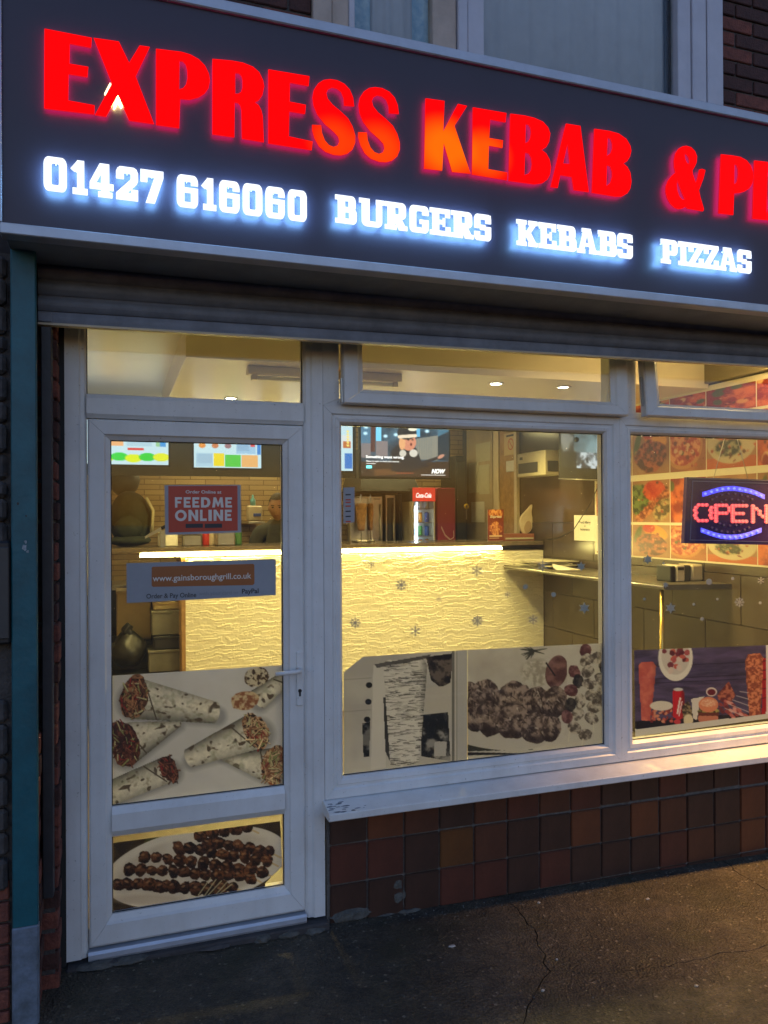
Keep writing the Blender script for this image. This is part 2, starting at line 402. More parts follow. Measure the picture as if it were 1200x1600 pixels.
_CR, _CU, _F3, _CAM = np.array(CR), np.array(CU), np.array(_f), np.array(CAM)
def quad_px(P, y):          # corners tl,tr,br,bl given in photo pixels; painted in those pixels
    P = np.array(P, float)
    def fn(s, t):
        uv = (P[0][None]*((1-s)*(1-t))[:, None] + P[1][None]*(s*(1-t))[:, None] + P[2][None]*(s*t)[:, None] + P[3][None]*((1-s)*t)[:, None])
        d = ((uv[:, 0]-600)/FPX)[:, None]*_CR - ((uv[:, 1]-800)/FPX)[:, None]*_CU + _F3
        W = _CAM + d*((y-_CAM[1])/d[:, 1])[:, None]
        return W, uv[:, 0], uv[:, 1]
    return fn
def quad_w(o, ax, ay, wx, wy):  # origin top-left, unit axes, painted in 0..wx, 0..wy
    o, ax, ay = np.array(o, float), np.array(ax, float), np.array(ay, float)
    def fn(s, t): return o + (s*1.0)[:, None]*ax + t[:, None]*ay, s*wx, t*wy
    return fn
def text(name, body, x, z, y, size, m, parent=None, bold=0.0, sx=1.0, shear=0.0, align='LEFT', rot=None, ext=.0006, space=1.0, origin=None):
    cu = bpy.data.curves.new(name, 'FONT'); cu.body = body; cu.size = size; cu.extrude = ext; cu.offset = bold; cu.shear = shear
    cu.align_x = align; cu.space_character = space; cu.resolution_u = 3
    o = bpy.data.objects.new(name, cu); C.objects.link(o)
    dg = bpy.context.evaluated_depsgraph_get(); me = bpy.data.meshes.new_from_object(o.evaluated_get(dg)); bpy.data.objects.remove(o)
    me.name = name
    if rot is None: T = Matrix.Translation((x, y, z)) @ Matrix.Rotation(R(90), 4, 'X') @ Matrix.Diagonal((sx, 1, 1, 1))
    else: T = rot @ Matrix.Diagonal((sx, 1, 1, 1))
    me.transform(T); me.materials.clear(); me.materials.append(m)
    return _fin(bpy.data.objects.new(name, me), parent)
# window-frame rails mitred at the corners: 4 separate rails; profile = (fraction outer->inner, y)
def mitre(names, o, i, prof, m, parent, gap=.0006):
    (x0, x1, z0, z1), (a0, a1, b0, b1) = o, i
    L = []
    for k in range(4):
        V = []; F = []; n = len(prof)
        for e in (0, 1):
            for t, y in prof:
                xa, xb, za, zb = x0+(a0-x0)*t, x1+(a1-x1)*t, z0+(b0-z0)*t, z1+(b1-z1)*t
                g = gap
                if k == 0: p = (xa, y, (za+g) if e == 0 else (zb-g))
                elif k == 1: p = (xb, y, (za+g) if e == 0 else (zb-g))
                elif k == 2: p = ((xa+g) if e == 0 else (xb-g), y, zb)
                else: p = ((xa+g) if e == 0 else (xb-g), y, za)
                V.append(p)
        for j in range(n): F.append((j, (j+1) % n, n+(j+1) % n, n+j))
        F.append(tuple(range(n))); F.append(tuple(range(n, 2*n)))
        L.append(mesh(names[k], V, F, m, parent))
    return L

# ================================================================== LARGE STRUCTURE
rnd = random.Random(4)
# pavement: one sheet with real cracks cut through, over a dark bed
def crack(P, wd, seed):
    r = random.Random(seed); Q = []
    for i in range(len(P)-1):
        a, b = Vector(P[i]), Vector(P[i+1]); n = max(2, int((b-a).length/.04))
        for k in range(n):
            t = k/n; Q.append(a.lerp(b, t) + Vector((r.uniform(-.010, .010), r.uniform(-.010, .010))))
    Q.append(Vector(P[-1])); L = []; Rr = []
    for i, p in enumerate(Q):
        t = (Q[min(i+1, len(Q)-1)]-Q[max(i-1, 0)]).normalized(); nn = Vector((-t.y, t.x)); ww = wd*r.uniform(.5, 1.4)
        L.append(p+nn*ww); Rr.append(p-nn*ww)
    return [tuple(p) for p in L+Rr[::-1]]
def g2(u, v): p = atg(u, v); return (p.x, p.y)
cracks = [crack([g2(800, 1412), g2(832, 1450), g2(848, 1490), g2(856, 1518), g2(826, 1572), g2(800, 1640)], .0022, 1),
          crack([g2(1030, 1512), g2(1110, 1494), g2(1200, 1478), (g2(1200, 1478)[0]+1.5, g2(1200, 1478)[1]+.1)], .0018, 2),
          crack([g2(1128, 1342), g2(1165, 1372), g2(1200, 1392), (g2(1200, 1392)[0]+.9, g2(1200, 1392)[1]-.5)], .0024, 3),
          crack([g2(856, 1518), g2(930, 1522), g2(1030, 1512)], .001, 5)]
def GP(p, d): return (p[0], p[1], gz(p[0], p[1])-d)
pv = struct(prism('pavement', [[(-14, -3.6), (16, -3.6), (16, .1), (-14, .1)]], cracks, [], GP, 0.0, .03, M['tarmac']))
struct(mesh('pavement_bed', [GP(p, .02) for p in ((-14, -3.6), (16, -3.6), (16, .1), (-14, .1))], [(0, 1, 2, 3)], M['dark_render']))
asph = mat('asphalt', (.045, .045, .047), .9, var=.3, vs=40, bump=.5, bs=200)
struct(mesh('kerb', *(lambda V: (V, [(0, 1, 2, 3), (1, 5, 6, 2)]))([(-60, -3.75, -.10), (60, -3.75, -.10), (60, -3.6, -.086), (-60, -3.6, -.086), (-60, -3.75, -.24), (60, -3.75, -.24), (60, -3.75, -.10)]), mat('kerb_concrete', (.25, .24, .22), .9, var=.3)))
struct(mesh('road', [(-200, -160, -.24), (200, -160, -.24), (200, -3.74, -.24), (-200, -3.74, -.24)], [(0, 1, 2, 3)], asph))

# interior shell
XW, YB, FL = 3.688, 4.45, .08
struct(box('shop_floor', -.1, XW+.1, .06, YB+.1, FL-.12, FL, M['floor'], bev=0))
struct(box('ceiling', -.1, XW+.1, .10, YB+.1, 2.60, 2.66, M['ceiling'], bev=0))
struct(box('shop_wall_left', -.12, -.06, .10, YB, FL, 2.60, M['plaster'], bev=0))
bwm = mat('brown_stone_slips', (.30, .17, .08), .7, var=.3, vs=5)
def slips():
    m = bwm; n = m.node_tree; p = n.nodes['Principled BSDF']; tc = n.nodes['Texture Coordinate']
    br = n.nodes.new('ShaderNodeTexBrick'); br.inputs['Scale'].default_value = 1; br.inputs['Brick Width'].default_value = .28; br.inputs['Row Height'].default_value = .05
    br.inputs['Mortar Size'].default_value = .004; br.inputs['Color1'].default_value = (.38, .27, .13, 1); br.inputs['Color2'].default_value = (.30, .20, .10, 1); br.inputs['Mortar'].default_value = (.16, .10, .05, 1)
    mp = n.nodes.new('ShaderNodeMapping'); mp.inputs['Rotation'].default_value = (R(90), 0, 0)
    n.links.new(tc.outputs['Object'], mp.inputs['Vector']); n.links.new(mp.outputs[0], br.inputs['Vector']); n.links.new(br.outputs['Color'], p.inputs['Base Color'])
slips()
struct(box('shop_wall_back', -.1, XW+.1, YB, YB+.08, FL, 2.60, bwm, bev=0))
# right-hand wall: brown tiles as pieces on a grout bed
rw = struct(box('shop_wall_right', XW+.012, XW+.1, .10, YB, FL, 2.60, M['dark_grout'], bev=0))
tl_me = None
ty, tz = .60, .30
yy = 2.80
ROOT['tile_src'] = Vector()
k = 0
for iz in range(5):
    for iy in range(8):
        y1 = YB - .002 - iy*ty + (ty/2 if iz % 2 else 0); y0 = y1-ty+.004
        z0 = FL+iz*tz+.002; z1 = z0+tz-.004
        y1 = min(y1, YB-.003); y0 = max(y0, .105)
        if y1-y0 < .05: continue
        box('wall_tile', XW+.0015*((iz*7+iy*3) % 3), XW+.012, y0, y1, z0, z1, M['dark_tile'], rw, bev=.002)
box('upper_render', XW+.004, XW+.012, .105, YB-.003, FL+5*tz+.002, 2.598, M['dark_tile'], rw, bev=0)
# lowered soffit over the customer side
sf = struct(box('ceiling_soffit', .503, XW, .80, 3.0, 2.43, 2.60, M['ceiling'], bev=.002))
struct(box('cornice_rail', XW-.035, XW-.002, .12, .80, 2.46, 2.60, mat('cornice_paint', (.20, .16, .09), .6), bev=.002))

# ------------------------------------------------------------------ building front
bw = thing('brick_building_wall', 'dark brick upper storey wall above the lit fascia sign', 'wall', (2, .15, 2.6))
uwx0, uwx1 = at(490, 10, 0).x, at(1129, 150, 0).x
uz0, uz1 = 3.30, 5.6
for nm, a, b in (('backing', -1.8, uwx0), ('backing', uwx1, 6.0)):
    box(nm, a, b, .035, .30, 2.64, uz1+.6, M['mortar'], bw, bev=0)
box('lintel', uwx0+.001, uwx1-.001, .036, .30, uz1, uz1+.6, M['mortar'], bw, bev=0)
box('spandrel', uwx0+.001, uwx1-.001, .036, .25, 2.64, 3.50, M['mortar'], bw, bev=0)
bme = {}
def brick_piece(x0, x1, z0, z1, y0, y1, parent, mset=None):
    L = round(x1-x0, 3); H = round(z1-z0, 3); D = round(y1-y0, 3); mm = rnd.choice(mset or ['brick', 'brick', 'brick2']); key = (L, H, D, mm)
    if key not in bme:
        b = box_bm(-L/2, L/2, 0, D, 0, H, .004)
        me = bpy.data.meshes.new('brick'); b.to_mesh(me); b.free(); me.materials.append(M[mm]); bme[key] = me
    o = bpy.data.objects.new('brick', bme[key]); C.objects.link(o); o.parent = parent; o.location = Vector(((x0+x1)/2, y0, z0))-ROOT[parent.name]
    ROOT[o.name] = Vector(); return o
for iz in range(20):
    z = 3.36+iz*.075; off = .1125 if iz % 2 else 0
    for x0, x1 in ((-1.5, uwx0-.004), (uwx1+.004, 4.4)):
        x = x0-off
        while x < x1-.03:
            a, b = max(x, x0), min(x+.215, x1)
            if b-a > .04: brick_piece(a, b, z, z+.065, .025+rnd.uniform(-.002, .002), .06, bw, ['brick2', 'brick2', 'brick'])
            x += .225
# brick pier beside the door
bp = thing('brick_pier', 'narrow red brick pier return beside the white shop door', 'pier', (-.08, -.1, -.02))
box('core', -.36, -.030, -.114, .14, -.06, 2.64, M['mortar'], bp, bev=0)
box('front_core', -.36, -.080, -.245, -.115, -.06, 2.53, M['mortar'], bp, bev=0)
prnd = random.Random(9)
for iz in range(36):
    z = -.03+iz*.0725
    if z > 2.55: break
    box('brick', -.13, -.016+prnd.uniform(-.005, .004), -.1135+prnd.uniform(-.004, .002), -.006, z, z+.062, M[prnd.choice(['brick', 'brick', 'brick2'])], bp, bev=.004)
    if z < .9: box('brick', -.14, -.068+prnd.uniform(-.005, .004), -.244, -.120, z+.004, z+.066, M[prnd.choice(['brick', 'brick2'])], bp, bev=.004)
box('gap_filler', -.0295, -.0004, .004, .10, -.05, 2.62, M['upvc_seam'], bp, bev=0)  # filler added to stop room light leaking beside the left jamb
# wall to the right of the shop window and behind everything outside the frame
bx = thing('brick_side_wall', 'brick wall closing the shopfront past the right window', 'wall', (4.6, .1, 0))
box('core', 3.90, 6.0, -.02, .28, -.12, 2.64, M['mortar'], bx, bev=0)
# neighbour wall at the far left edge
nb = thing('neighbour_wall', 'dark stone clad neighbouring wall at the far left edge', 'wall', (-.6, -.2, -.05))
box('core', -3.0, -.150, -.222, .3, -.08, 3.6, M['dark_render'], nb, bev=0)
nr = random.Random(2)
z = .42
while z < 2.45:
    h = nr.uniform(.05, .11); x = -.158
    while x > -1.5:
        l = nr.uniform(.12, .3)
        if nr.random() < .5 and x > -.16: l = nr.uniform(.05, .1)
        if not (1.0 < z < 1.46 and x > -.3):
            box('cladding_stone', x-l, x-.004, -.26-nr.uniform(0, .03), -.2225, z, z+h-.006, M['stone'], nb, bev=.012)
        x -= l
    z += h
z = -.05
while z < .41:
    for a in (-.37, -.60, -.83, -1.06, -1.29):
        box('brick', a, a+.211, -.262, -.2225, z, z+.062, M['brick'], nb, bev=.004)
    z += .072
mbx = thing('meter_box', 'black wall box fixed to the stone cladding at the left edge', 'box', (-.22, -.26, 1.0))
a = at(0, 1008, -.30); b = at(16, 845, -.30)
box('body', -.34, b.x, -.30, -.2235, a.z, b.z, M['black'], mbx, bev=.008)
box('lid', -.33, b.x-.004, -.308, -.3005, a.z+.02, b.z-.02, M['charcoal'], mbx, bev=.003)

# ------------------------------------------------------------------ teal post
tp = thing('painted_post', 'teal blue painted steel post with a worn grey foot', 'post', (-.106, -.285, -.03))
box('channel', -.145, -.068, -.300, -.262, .30, 2.545, M['teal'], tp, bev=.004)
o = box('foot_sleeve', -.147, -.066, -.302, -.262, -.05, .303, M['worn_grey'], tp, bev=.006); o['label'] = 'scuffed grey lower sleeve'
chip = mat('bare_metal_chip', (.30, .36, .40), .5, var=.5, vs=120)
cr = random.Random(3)
for k, (u, v, r_) in enumerate(((40, 847, .007), (38, 856, .011), (43, 862, .006), (28, 787, .005), (41, 806, .004))):
    c = at(u, v, -.3008); P = []
    for j in range(9): th = j*2*math.pi/9; rr_ = r_*cr.uniform(.5, 1.2); P.append((c.x+rr_*math.cos(th)*.7, c.z+rr_*math.sin(th)))
    prism('paint_chip', [P], [], [], XZ, -.3009, -.2998, chip if k < 3 else M['black'], tp)

# ------------------------------------------------------------------ fascia sign
SY = -.45
sg = thing('fascia_sign', 'dark grey illuminated fascia sign with red and white lit letters', 'shop sign', (1.9, -.24, 2.53))
box('panel', -.148, 4.30, SY, -.02, 2.56, 3.352, M['fascia'], sg, bev=.001)
box('bottom_trim', -.155, 4.31, SY-.012, SY+.05, 2.525, 2.5595, M['alu'], sg, bev=.003)
box('top_trim', -.155, 4.31, SY-.014, SY+.05, 3.3525, 3.392, M['alu'], sg, bev=.004)
box('end_trim', -.162, -.1485, SY-.012, SY+.04, 2.56, 3.352, M['alu'], sg, bev=.002)
box('soffit_board', -.145, 4.29, SY+.051, -.165, 2.530, 2.5585, M['soffit'], sg, bev=.001)
ld_ = bpy.data.lights.new('soffit_lamp', 'SPOT'); ld_.energy = 140; ld_.color = (1, .52, .15); ld_.spot_size = R(98); ld_.spot_blend = 1.0; ld_.shadow_soft_size = .06
usl = thing('soffit_downlight', 'warm downlight under the fascia past the right window', 'downlight', (3.86, -.31, 2.53))
lathe('bezel', [(.055, -.0005), (.055, -.006), (.042, -.007), (.042, -.0005)], (3.86, -.31, 2.53), M['steel'], usl); lathe('lens', [(.001, -.002), (.040, -.002), (.040, -.0035), (.001, -.0035)], (3.86, -.31, 2.53), emit('soffit_lens', (1, .86, .62), 8, lamp=False), usl)
lo_ = bpy.data.objects.new('soffit_lamp', ld_); C.objects.link(lo_); lo_.parent = usl; lo_.location = (0, 0, -.02)
box('top_capping', -.15, 4.30, SY+.051, .02, 3.353, 3.37, M['alu'], sg, bev=.001)
def red_mat():
    m = emit('red_lit_acrylic', (1, .0, .0), 1.0, (.10, .0, .0)); n = m.node_tree; p = n.nodes['Principled BSDF']
    g = n.nodes.new('ShaderNodeNewGeometry'); L = n.links
    # brighter orange where the tubes inside sit close behind the face
    def spot(x, z, r, k):
        s = n.nodes.new('ShaderNodeVectorMath'); s.operation = 'SUBTRACT'; L.new(g.outputs['Position'], s.inputs[0]); s.inputs[1].default_value = (x, SY, z)
        sc = n.nodes.new('ShaderNodeVectorMath'); sc.operation = 'MULTIPLY'; L.new(s.outputs[0], sc.inputs[0]); sc.inputs[1].default_value = (1/r, 0, 1/(r*.9))
        ln = n.nodes.new('ShaderNodeVectorMath'); ln.operation = 'LENGTH'; L.new(sc.outputs[0], ln.inputs[0])
        mr = n.nodes.new('ShaderNodeMapRange'); mr.interpolation_type = 'SMOOTHSTEP'; L.new(ln.outputs['Value'], mr.inputs[0]); mr.inputs[1].default_value = .25; mr.inputs[2].default_value = 1; mr.inputs[3].default_value = k; mr.inputs[4].default_value = 0
        return mr.outputs[0]
    def add(a, b):
        x = n.nodes.new('ShaderNodeMath'); x.operation = 'ADD'; L.new(a, x.inputs[0]); L.new(b, x.inputs[1]); return x.outputs[0]
    c1, c2, c3 = at(692, 235, SY), at(755, 245, SY), at(590, 235, SY); c4 = at(520, 225, SY)
    t = add(add(spot(c1.x, c1.z, .16, .75), spot(c2.x, c2.z, .13, .45)), add(spot(c3.x, c3.z, .13, .28), spot(c4.x, c4.z, .12, .22)))
    mx = n.nodes.new('ShaderNodeMix'); mx.data_type = 'RGBA'; mx.clamp_factor = True; L.new(t, mx.inputs[0])
    mx.inputs[6].default_value = (1, .0, .0, 1); mx.inputs[7].default_value = (1.0, .17, .0, 1); L.new(mx.outputs[2], p.inputs['Emission Color'])
    p.inputs['Emission Strength'].default_value = .26; p.inputs['Specular IOR Level'].default_value = .05
    return m
M['red_lit'] = red_mat(); M['red_side'] = emit('red_lit_edge', (1, .01, .03), .12, (.2, .0, .0)); M['red_back'] = emit('red_bloom_glow', (1, .03, .20), 1.5, (.2, .1, .1))  # glowing letter backs added to imitate red bloom on the panel
M['white_lit'] = emit('white_lit_acrylic', (.93, .97, 1.0), .27, (.8, .8, .8)); M['white_side'] = emit('white_lit_edge', (.55, .75, 1.0), .16, (.8, .8, .8)); M['white_back'] = emit('white_bloom_glow', (.20, .50, 1.0), 6.0, (.8, .8, .8))  # white letter backs glow blue, standing in for camera bloom
def Z(P, ox, oy, s): return [(ox+x/s, oy+y/s) for x, y in P]
reds = []
z1 = lambda P: Z(P, 0, 0, 3.529); z2 = lambda P: Z(P, 320, 60, 3.529); z3 = lambda P: Z(P, 640, 130, 3.3333); z4 = lambda P: Z(P, 980, 180, 5.4545)
reds.append(([z1([(245,157),(507,208),(502,262),(385,240),(383,350),(487,368),(482,424),(378,408),(376,553),(522,580),(520,630),(243,597)])], []))
reds.append(([z1([(516,208),(655,228),(712,345),(770,250),(826,258),(748,420),(850,684),(712,664),(650,522),(585,643),(523,633),(617,460)])], []))
reds.append(([z1([(860,268),(1000,285),(1050,300),(1095,325),(1130,360),(1152,405),(1158,445),(1150,485),(1128,515),(1095,536),(1045,549),(994,545),(988,706),(860,688)])], [z1([(990,335),(1008,338),(1024,355),(1032,385),(1034,430),(1026,465),(1010,485),(988,492)])]))
reds.append(([z2([(42,112),(150,122),(210,133),(265,155),(300,185),(322,230),(328,265),(318,312),(298,340),(275,352),(298,368),(312,395),(320,430),(326,572),(205,552),(202,395),(196,370),(184,356),(165,352),(163,545),(42,528)])], [z2([(168,190),(188,192),(202,206),(208,230),(208,270),(200,294),(186,304),(168,305)])]))
reds.append(([z2([(350,170),(577,208),(573,262),(470,243),(468,348),(558,366),(553,416),(466,402),(464,540),(595,568),(590,616),(350,578)])], []))
Sp = [(824,374),(768,370),(766,330),(752,295),(728,276),(702,270),(680,280),(670,302),(678,332),(705,365),(750,402),(790,440),(815,485),(830,535),(830,575),(815,612),(785,636),(750,645),(712,642),(665,625),(630,595),(605,550),(592,505),(592,476),(642,478),(646,520),(662,562),(685,588),(710,598),(732,590),(742,568),(736,542),(712,515),(660,470),(620,418),(600,370),(594,325),(602,282),(625,248),(655,229),(690,224),(730,230),(770,250),(800,282),(818,325)]
reds.append(([z2(Sp)], [])); reds.append(([z2([(846+(x-592)*.965, 268+(y-224)*.985) for x, y in Sp])], []))
reds.append(([z3([(83,78),(182,92),(176,250),(252,107),(300,118),(234,222),(318,471),(222,462),(178,312),(170,455),(76,445)])], []))
reds.append(([z3([(330,125),(505,155),(500,203),(420,188),(415,285),(487,297),(484,337),(413,325),(410,447),(510,465),(508,505),(325,475)])], []))
reds.append(([z3([(525,158),(600,168),(650,180),(695,200),(722,230),(733,262),(727,305),(712,332),(688,347),(712,365),(730,398),(737,438),(732,475),(718,502),(692,520),(650,526),(516,508)])], [z3([(605,212),(620,216),(630,232),(633,255),(629,285),(618,304),(603,312)]), z3([(602,360),(622,366),(634,388),(638,420),(633,452),(620,470),(598,478)])]))
reds.append(([z3([(815,210),(890,222),(934,567),(856,556),(845,488),(785,478),(772,545),(735,540)])], [z3([(823,315),(835,420),(800,418)])]))
reds.append(([z3([(963,237),(1040,248),(1090,262),(1130,290),(1150,325),(1155,352),(1148,382),(1134,405),(1114,418),(1135,436),(1150,465),(1156,512),(1150,548),(1135,573),(1105,590),(1070,590),(950,570)])], [z3([(1032,283),(1048,290),(1056,315),(1056,340),(1048,363),(1028,378)]), z3([(1028,425),(1046,433),(1055,460),(1056,485),(1046,518),(1025,535)])]))
reds.append(([z4([(475,264),(505,260),(545,272),(578,305),(596,350),(592,405),(575,440),(557,470),(560,500),(585,578),(600,535),(616,462),(640,457),(668,468),(650,540),(612,640),(625,700),(655,800),(648,818),(515,795),(500,780),(470,795),(440,800),(405,788),(370,755),(342,705),(328,650),(332,600),(350,555),(380,515),(412,488),(402,440),(400,385),(412,325),(440,283)])], [z4([(490,328),(508,335),(525,360),(532,392),(526,418),(508,402),(494,370)]), z4([(428,550),(445,600),(468,660),(494,718),(470,718),(445,690),(428,640),(424,590)])]))
reds.append(([z4([(800,332),(900,343),(965,355),(1020,385),(1055,430),(1072,480),(1076,530),(1066,585),(1040,625),(1000,650),(960,660),(912,665),(905,850),(780,835)])], [z4([(915,415),(935,425),(945,460),(946,510),(938,560),(928,580),(912,585)])]))
reds.append(([z4([(1085,385),(1198,398),(1188,893),(1070,880)])], []))
zz = [(1204,400),(1420,432),(1418,500),(1310,760),(1312,790),(1412,812),(1410,912),(1192,893),(1194,840),(1300,500),(1204,485)]
reds.append(([z4(zz)], [])); reds.append(([z4([(x+232, y+33) for x, y in zz])], [])); reds.append(([z4([(x*1.62+565, (y-210)*1.42+430) for x, y in [(815,210),(890,222),(934,567),(856,556),(845,488),(785,478),(772,545),(735,540)]])], []))
for P, H in reds:
    prism('red_letter', P, H, [], 'PX', SY-.020, SY-.014, M['red_lit'], sg, M['red_side'], M['red_back'])
# slab letters in a unit cell
G = {}
G['0'] = ([rr(0,0,1,1,.22)], [rr(.34,.19,.66,.81,.06)], [])
G['1'] = ([rc(.38,0,.80,1), rc(.12,0,1,.19), [(0,.74),(.42,1),(.5,.8),(.42,.64),(.2,.66)]], [], [])
G['4'] = ([[(.0,.22),(0,.42),(.42,1),(.82,1),(.82,.42),(1,.42),(1,.22),(.82,.22),(.82,.17),(.95,.17),(.95,0),(.35,0),(.35,.17),(.47,.17),(.47,.22)]], [[(.28,.42),(.47,.42),(.47,.68)]], [])
G['2'] = ([[(0,.62),(0,.84),(.06,.94),(.18,1),(.8,1),(.93,.95),(1,.84),(1,.6),(.93,.5),(.52,.23),(.68,.23),(.68,.34),(1,.34),(1,0),(0,0),(0,.2),(.64,.62),(.66,.66),(.66,.8),(.36,.8),(.36,.62)]], [], [])
G['7'] = ([[(0,1),(1,1),(1,.8),(.62,0),(.22,0),(.6,.78),(.3,.78),(.3,.62),(0,.62)]], [], [])
G['6'] = ([rr(0,0,1,1,.22)], [rc(.36,.18,.66,.46), [(.36,.62),(1.1,.62),(1.1,.69),(.66,.69),(.66,.8),(.36,.8)]], [])
G['B'] = ([rc(0,0,.5,.17), rc(0,.83,.5,1), rc(.12,0,.5,1), rr(.3,0,1,.56,.18), rr(.3,.44,.95,1,.18)], [rc(.46,.19,.64,.41), rc(.46,.6,.62,.81)], [])
G['U'] = ([rc(0,.83,.44,1), rc(.6,.83,1,1), rr(.1,0,.92,.7,.2), rc(.1,.3,.42,1), rc(.68,.3,.92,1)], [rc(.42,.2,.67,1.1)], [])
G['R'] = ([rc(0,0,.52,.17), rc(0,.83,.5,1), rc(.12,0,.46,1), rr(.3,.40,.94,1,.18), [(.40,.45),(.72,.45),(.90,.17),(1,.17),(1,0),(.62,0),(.42,.38)]], [rc(.46,.57,.62,.82)], [])
G['G'] = ([rr(0,0,1,1,.2)], [rc(.35,.2,.66,.8), rc(.66,.5,1.1,.66)], [rc(.52,.34,1,.5)])
G['E'] = ([rc(0,0,1,.18), rc(0,.82,.98,1), rc(.12,0,.45,1), rc(.4,.42,.74,.58), rc(.76,0,1,.34), rc(.74,.68,.98,1), rc(.62,.34,.74,.66)], [], [])
G['S'] = ([rr(0,0,1,1,.18)], [rc(.36,.6,.66,.8), rc(.66,.54,1.1,.66), rc(.34,.2,.64,.4), rc(-.1,.34,.34,.46)], [rc(.72,.66,.98,.98)])
G['K'] = ([rc(0,0,.48,.17), rc(0,.83,.48,1), rc(.1,0,.42,1), [(.38,.42),(.64,.83),(.56,.83),(.56,1),(1,1),(1,.83),(.92,.83),(.66,.5)], [(.40,.6),(.64,.6),(.92,.17),(1,.17),(1,0),(.56,0),(.56,.17),(.6,.17),(.38,.46)]], [], [])
G['A'] = ([rc(0,0,.4,.17), rc(.6,0,1,.17), rc(.24,.85,.68,1), [(.08,.1),(.34,1),(.68,1),(.94,.1),(.66,.1),(.6,.28),(.38,.28),(.34,.1)]], [[(.42,.42),(.58,.42),(.5,.75)]], [])
G['P'] = ([rc(0,0,.6,.17), rc(0,.83,.5,1), rc(.12,0,.5,1), rr(.3,.36,1,1,.2)], [rc(.5,.54,.66,.81)], [])
G['I'] = ([rc(0,0,1,.18), rc(0,.82,1,1), rc(.22,0,.78,1)], [], [])
G['Z'] = ([[(0,.62),(0,1),(1,1),(1,.84),(.42,.18),(.68,.18),(.68,.38),(1,.38),(1,0),(0,0),(0,.16),(.58,.82),(.32,.82),(.32,.62)]], [], [])
d5 = lambda x: 50+x/2.6667; d6 = lambda x: 500+x/2.4; d4 = lambda x: 980+x/5.4545
whites = [(c, d5(a), d5(b), 'd') for c, a, b in (('0',48,145),('1',160,232),('4',240,340),('2',350,442),('7',452,548),('6',603,692),('1',705,768),('6',780,865),('0',878,960),('6',973,1053),('0',1066,1145))]
whites += [(c, d6(a), d6(b), 'l') for c, a, b in (('B',57,138),('U',147,241),('R',243,328),('G',336,408),('E',412,490),('R',492,576),('S',579,642),('K',737,816),('E',820,887),('B',890,962),('A',964,1040),('B',1043,1113),('S',1116,1173))]
whites += [(c, d4(a), d4(b), 'l') for c, a, b in (('P',287,430),('I',437,522),('Z',525,653),('Z',656,780),('A',783,936),('S',940,1060))]
for c, a, b, kd in whites:
    vm = 270+(a-68)*.127
    xa, xb = at(a, vm, SY-.033).x, at(b, vm, SY-.033).x
    vt, vb = (243, 297) if kd == 'd' else (248.5, 297)
    zb, zt = (at(68, 297, SY-.033).z, at(68, 243, SY-.033).z) if kd == 'd' else (at(1174, 428, SY-.033).z, at(1174, 392, SY-.033).z)
    fn = lambda p, y: (xa+(xb-xa)*p[0], y, zb+(zt-zb)*p[1])
    prism('white_letter', *G[c], fn, SY-.033, SY-.028, M['white_lit'], sg, M['white_side'], M['white_back'])
    prism('letter_spacer', [(lambda x_: rc(x_-.025, .88, x_+.025, .92))({'0': .5, '6': .5, '4': .62, '7': .5, '1': .6, '2': .5, 'A': .48, 'I': .5, 'S': .5, 'G': .5, 'Z': .5}.get(c, .28))], [], [], fn, SY-.0275, SY-.0002, M['white_side'], sg)  # spacers glow too, so they leave no dark ticks in the bloom
# broken seam in the X leaks the tube light
lk = emit('tube_leak', (1, .80, .30), 6.0)
prism('light_leak', [z1([(643,540),(650,526),(657,540),(672,585),(666,588),(650,556),(630,596),(625,592)])], [], [], 'PX', SY-.012, SY-.001, lk, sg)
prism('light_leak', [z1([(606,455),(613,462),(580,520),(575,515)])], [], [], 'PX', SY-.010, SY-.001, emit('tube_leak_weak', (1, .8, .35), .7), sg)

# ------------------------------------------------------------------ roller shutter (rolled up)
rs = thing('roller_shutter', 'grey steel roller shutter rolled up under the fascia sign', 'shutter', (1.9, -.15, 2.32))
SL = .0125
def tz_(x): return SL*(x+.07)
XS0, XS1 = -.074, 3.95
def slat(zc, h, bulge, m, nm, yb=-.15, xs0=XS0):
    V = []; n = 7
    for x in (xs0, XS1):
        for k in range(n):
            t = k/(n-1); V.append((x, yb-bulge*math.sin(math.pi*t), zc+tz_(x)+h*t))
        V.append((x, yb+.006, zc+tz_(x)+h)); V.append((x, yb+.006, zc+tz_(x)))
    N = n+2; F = [(j, (j+1) % N, N+(j+1) % N, N+j) for j in range(N)]+[tuple(range(N)), tuple(range(N, 2*N))]
    mesh(nm, V, F, m, rs)
for k in range(5): slat(2.372+k*.0565, .050, .016, M['shutter'], 'slat')
slat(2.326, .041, .004, M['shutter'], 'bottom_bar', -.158)
V = []
mesh('bar_lip', [(x, y, z+tz_(x)) for x in (XS0, XS1) for y, z in ((-.172, 2.3255), (-.172, 2.318), (-.140, 2.318), (-.140, 2.3255))], [(0, 1, 5, 4), (1, 2, 6, 5), (2, 3, 7, 6), (3, 0, 4, 7), (0, 1, 2, 3), (4, 5, 6, 7)], M['cream'], rs)
mesh('light_stop_plate', [(x, y, z+tz_(x)) for x in (XS0, XS1) for y, z in ((-.1435, 2.33), (-.1435, 2.60), (-.1400, 2.60), (-.1400, 2.33))], [(0, 1, 5, 4), (1, 2, 6, 5), (2, 3, 7, 6), (3, 0, 4, 7), (0, 1, 2, 3), (4, 5, 6, 7)], M['shutter'], rs)  # added plate, blocks room light from the gaps between slats
box('bar_end_cap', XS0-.001, XS0+.045, -.168, -.1625, 2.330, 2.364, M['shutter'], rs, bev=.004)
box('guide_rail', -.064, -.030, -.185, -.120, .33, 2.31, M['shutter_dark'], rs, bev=.003)
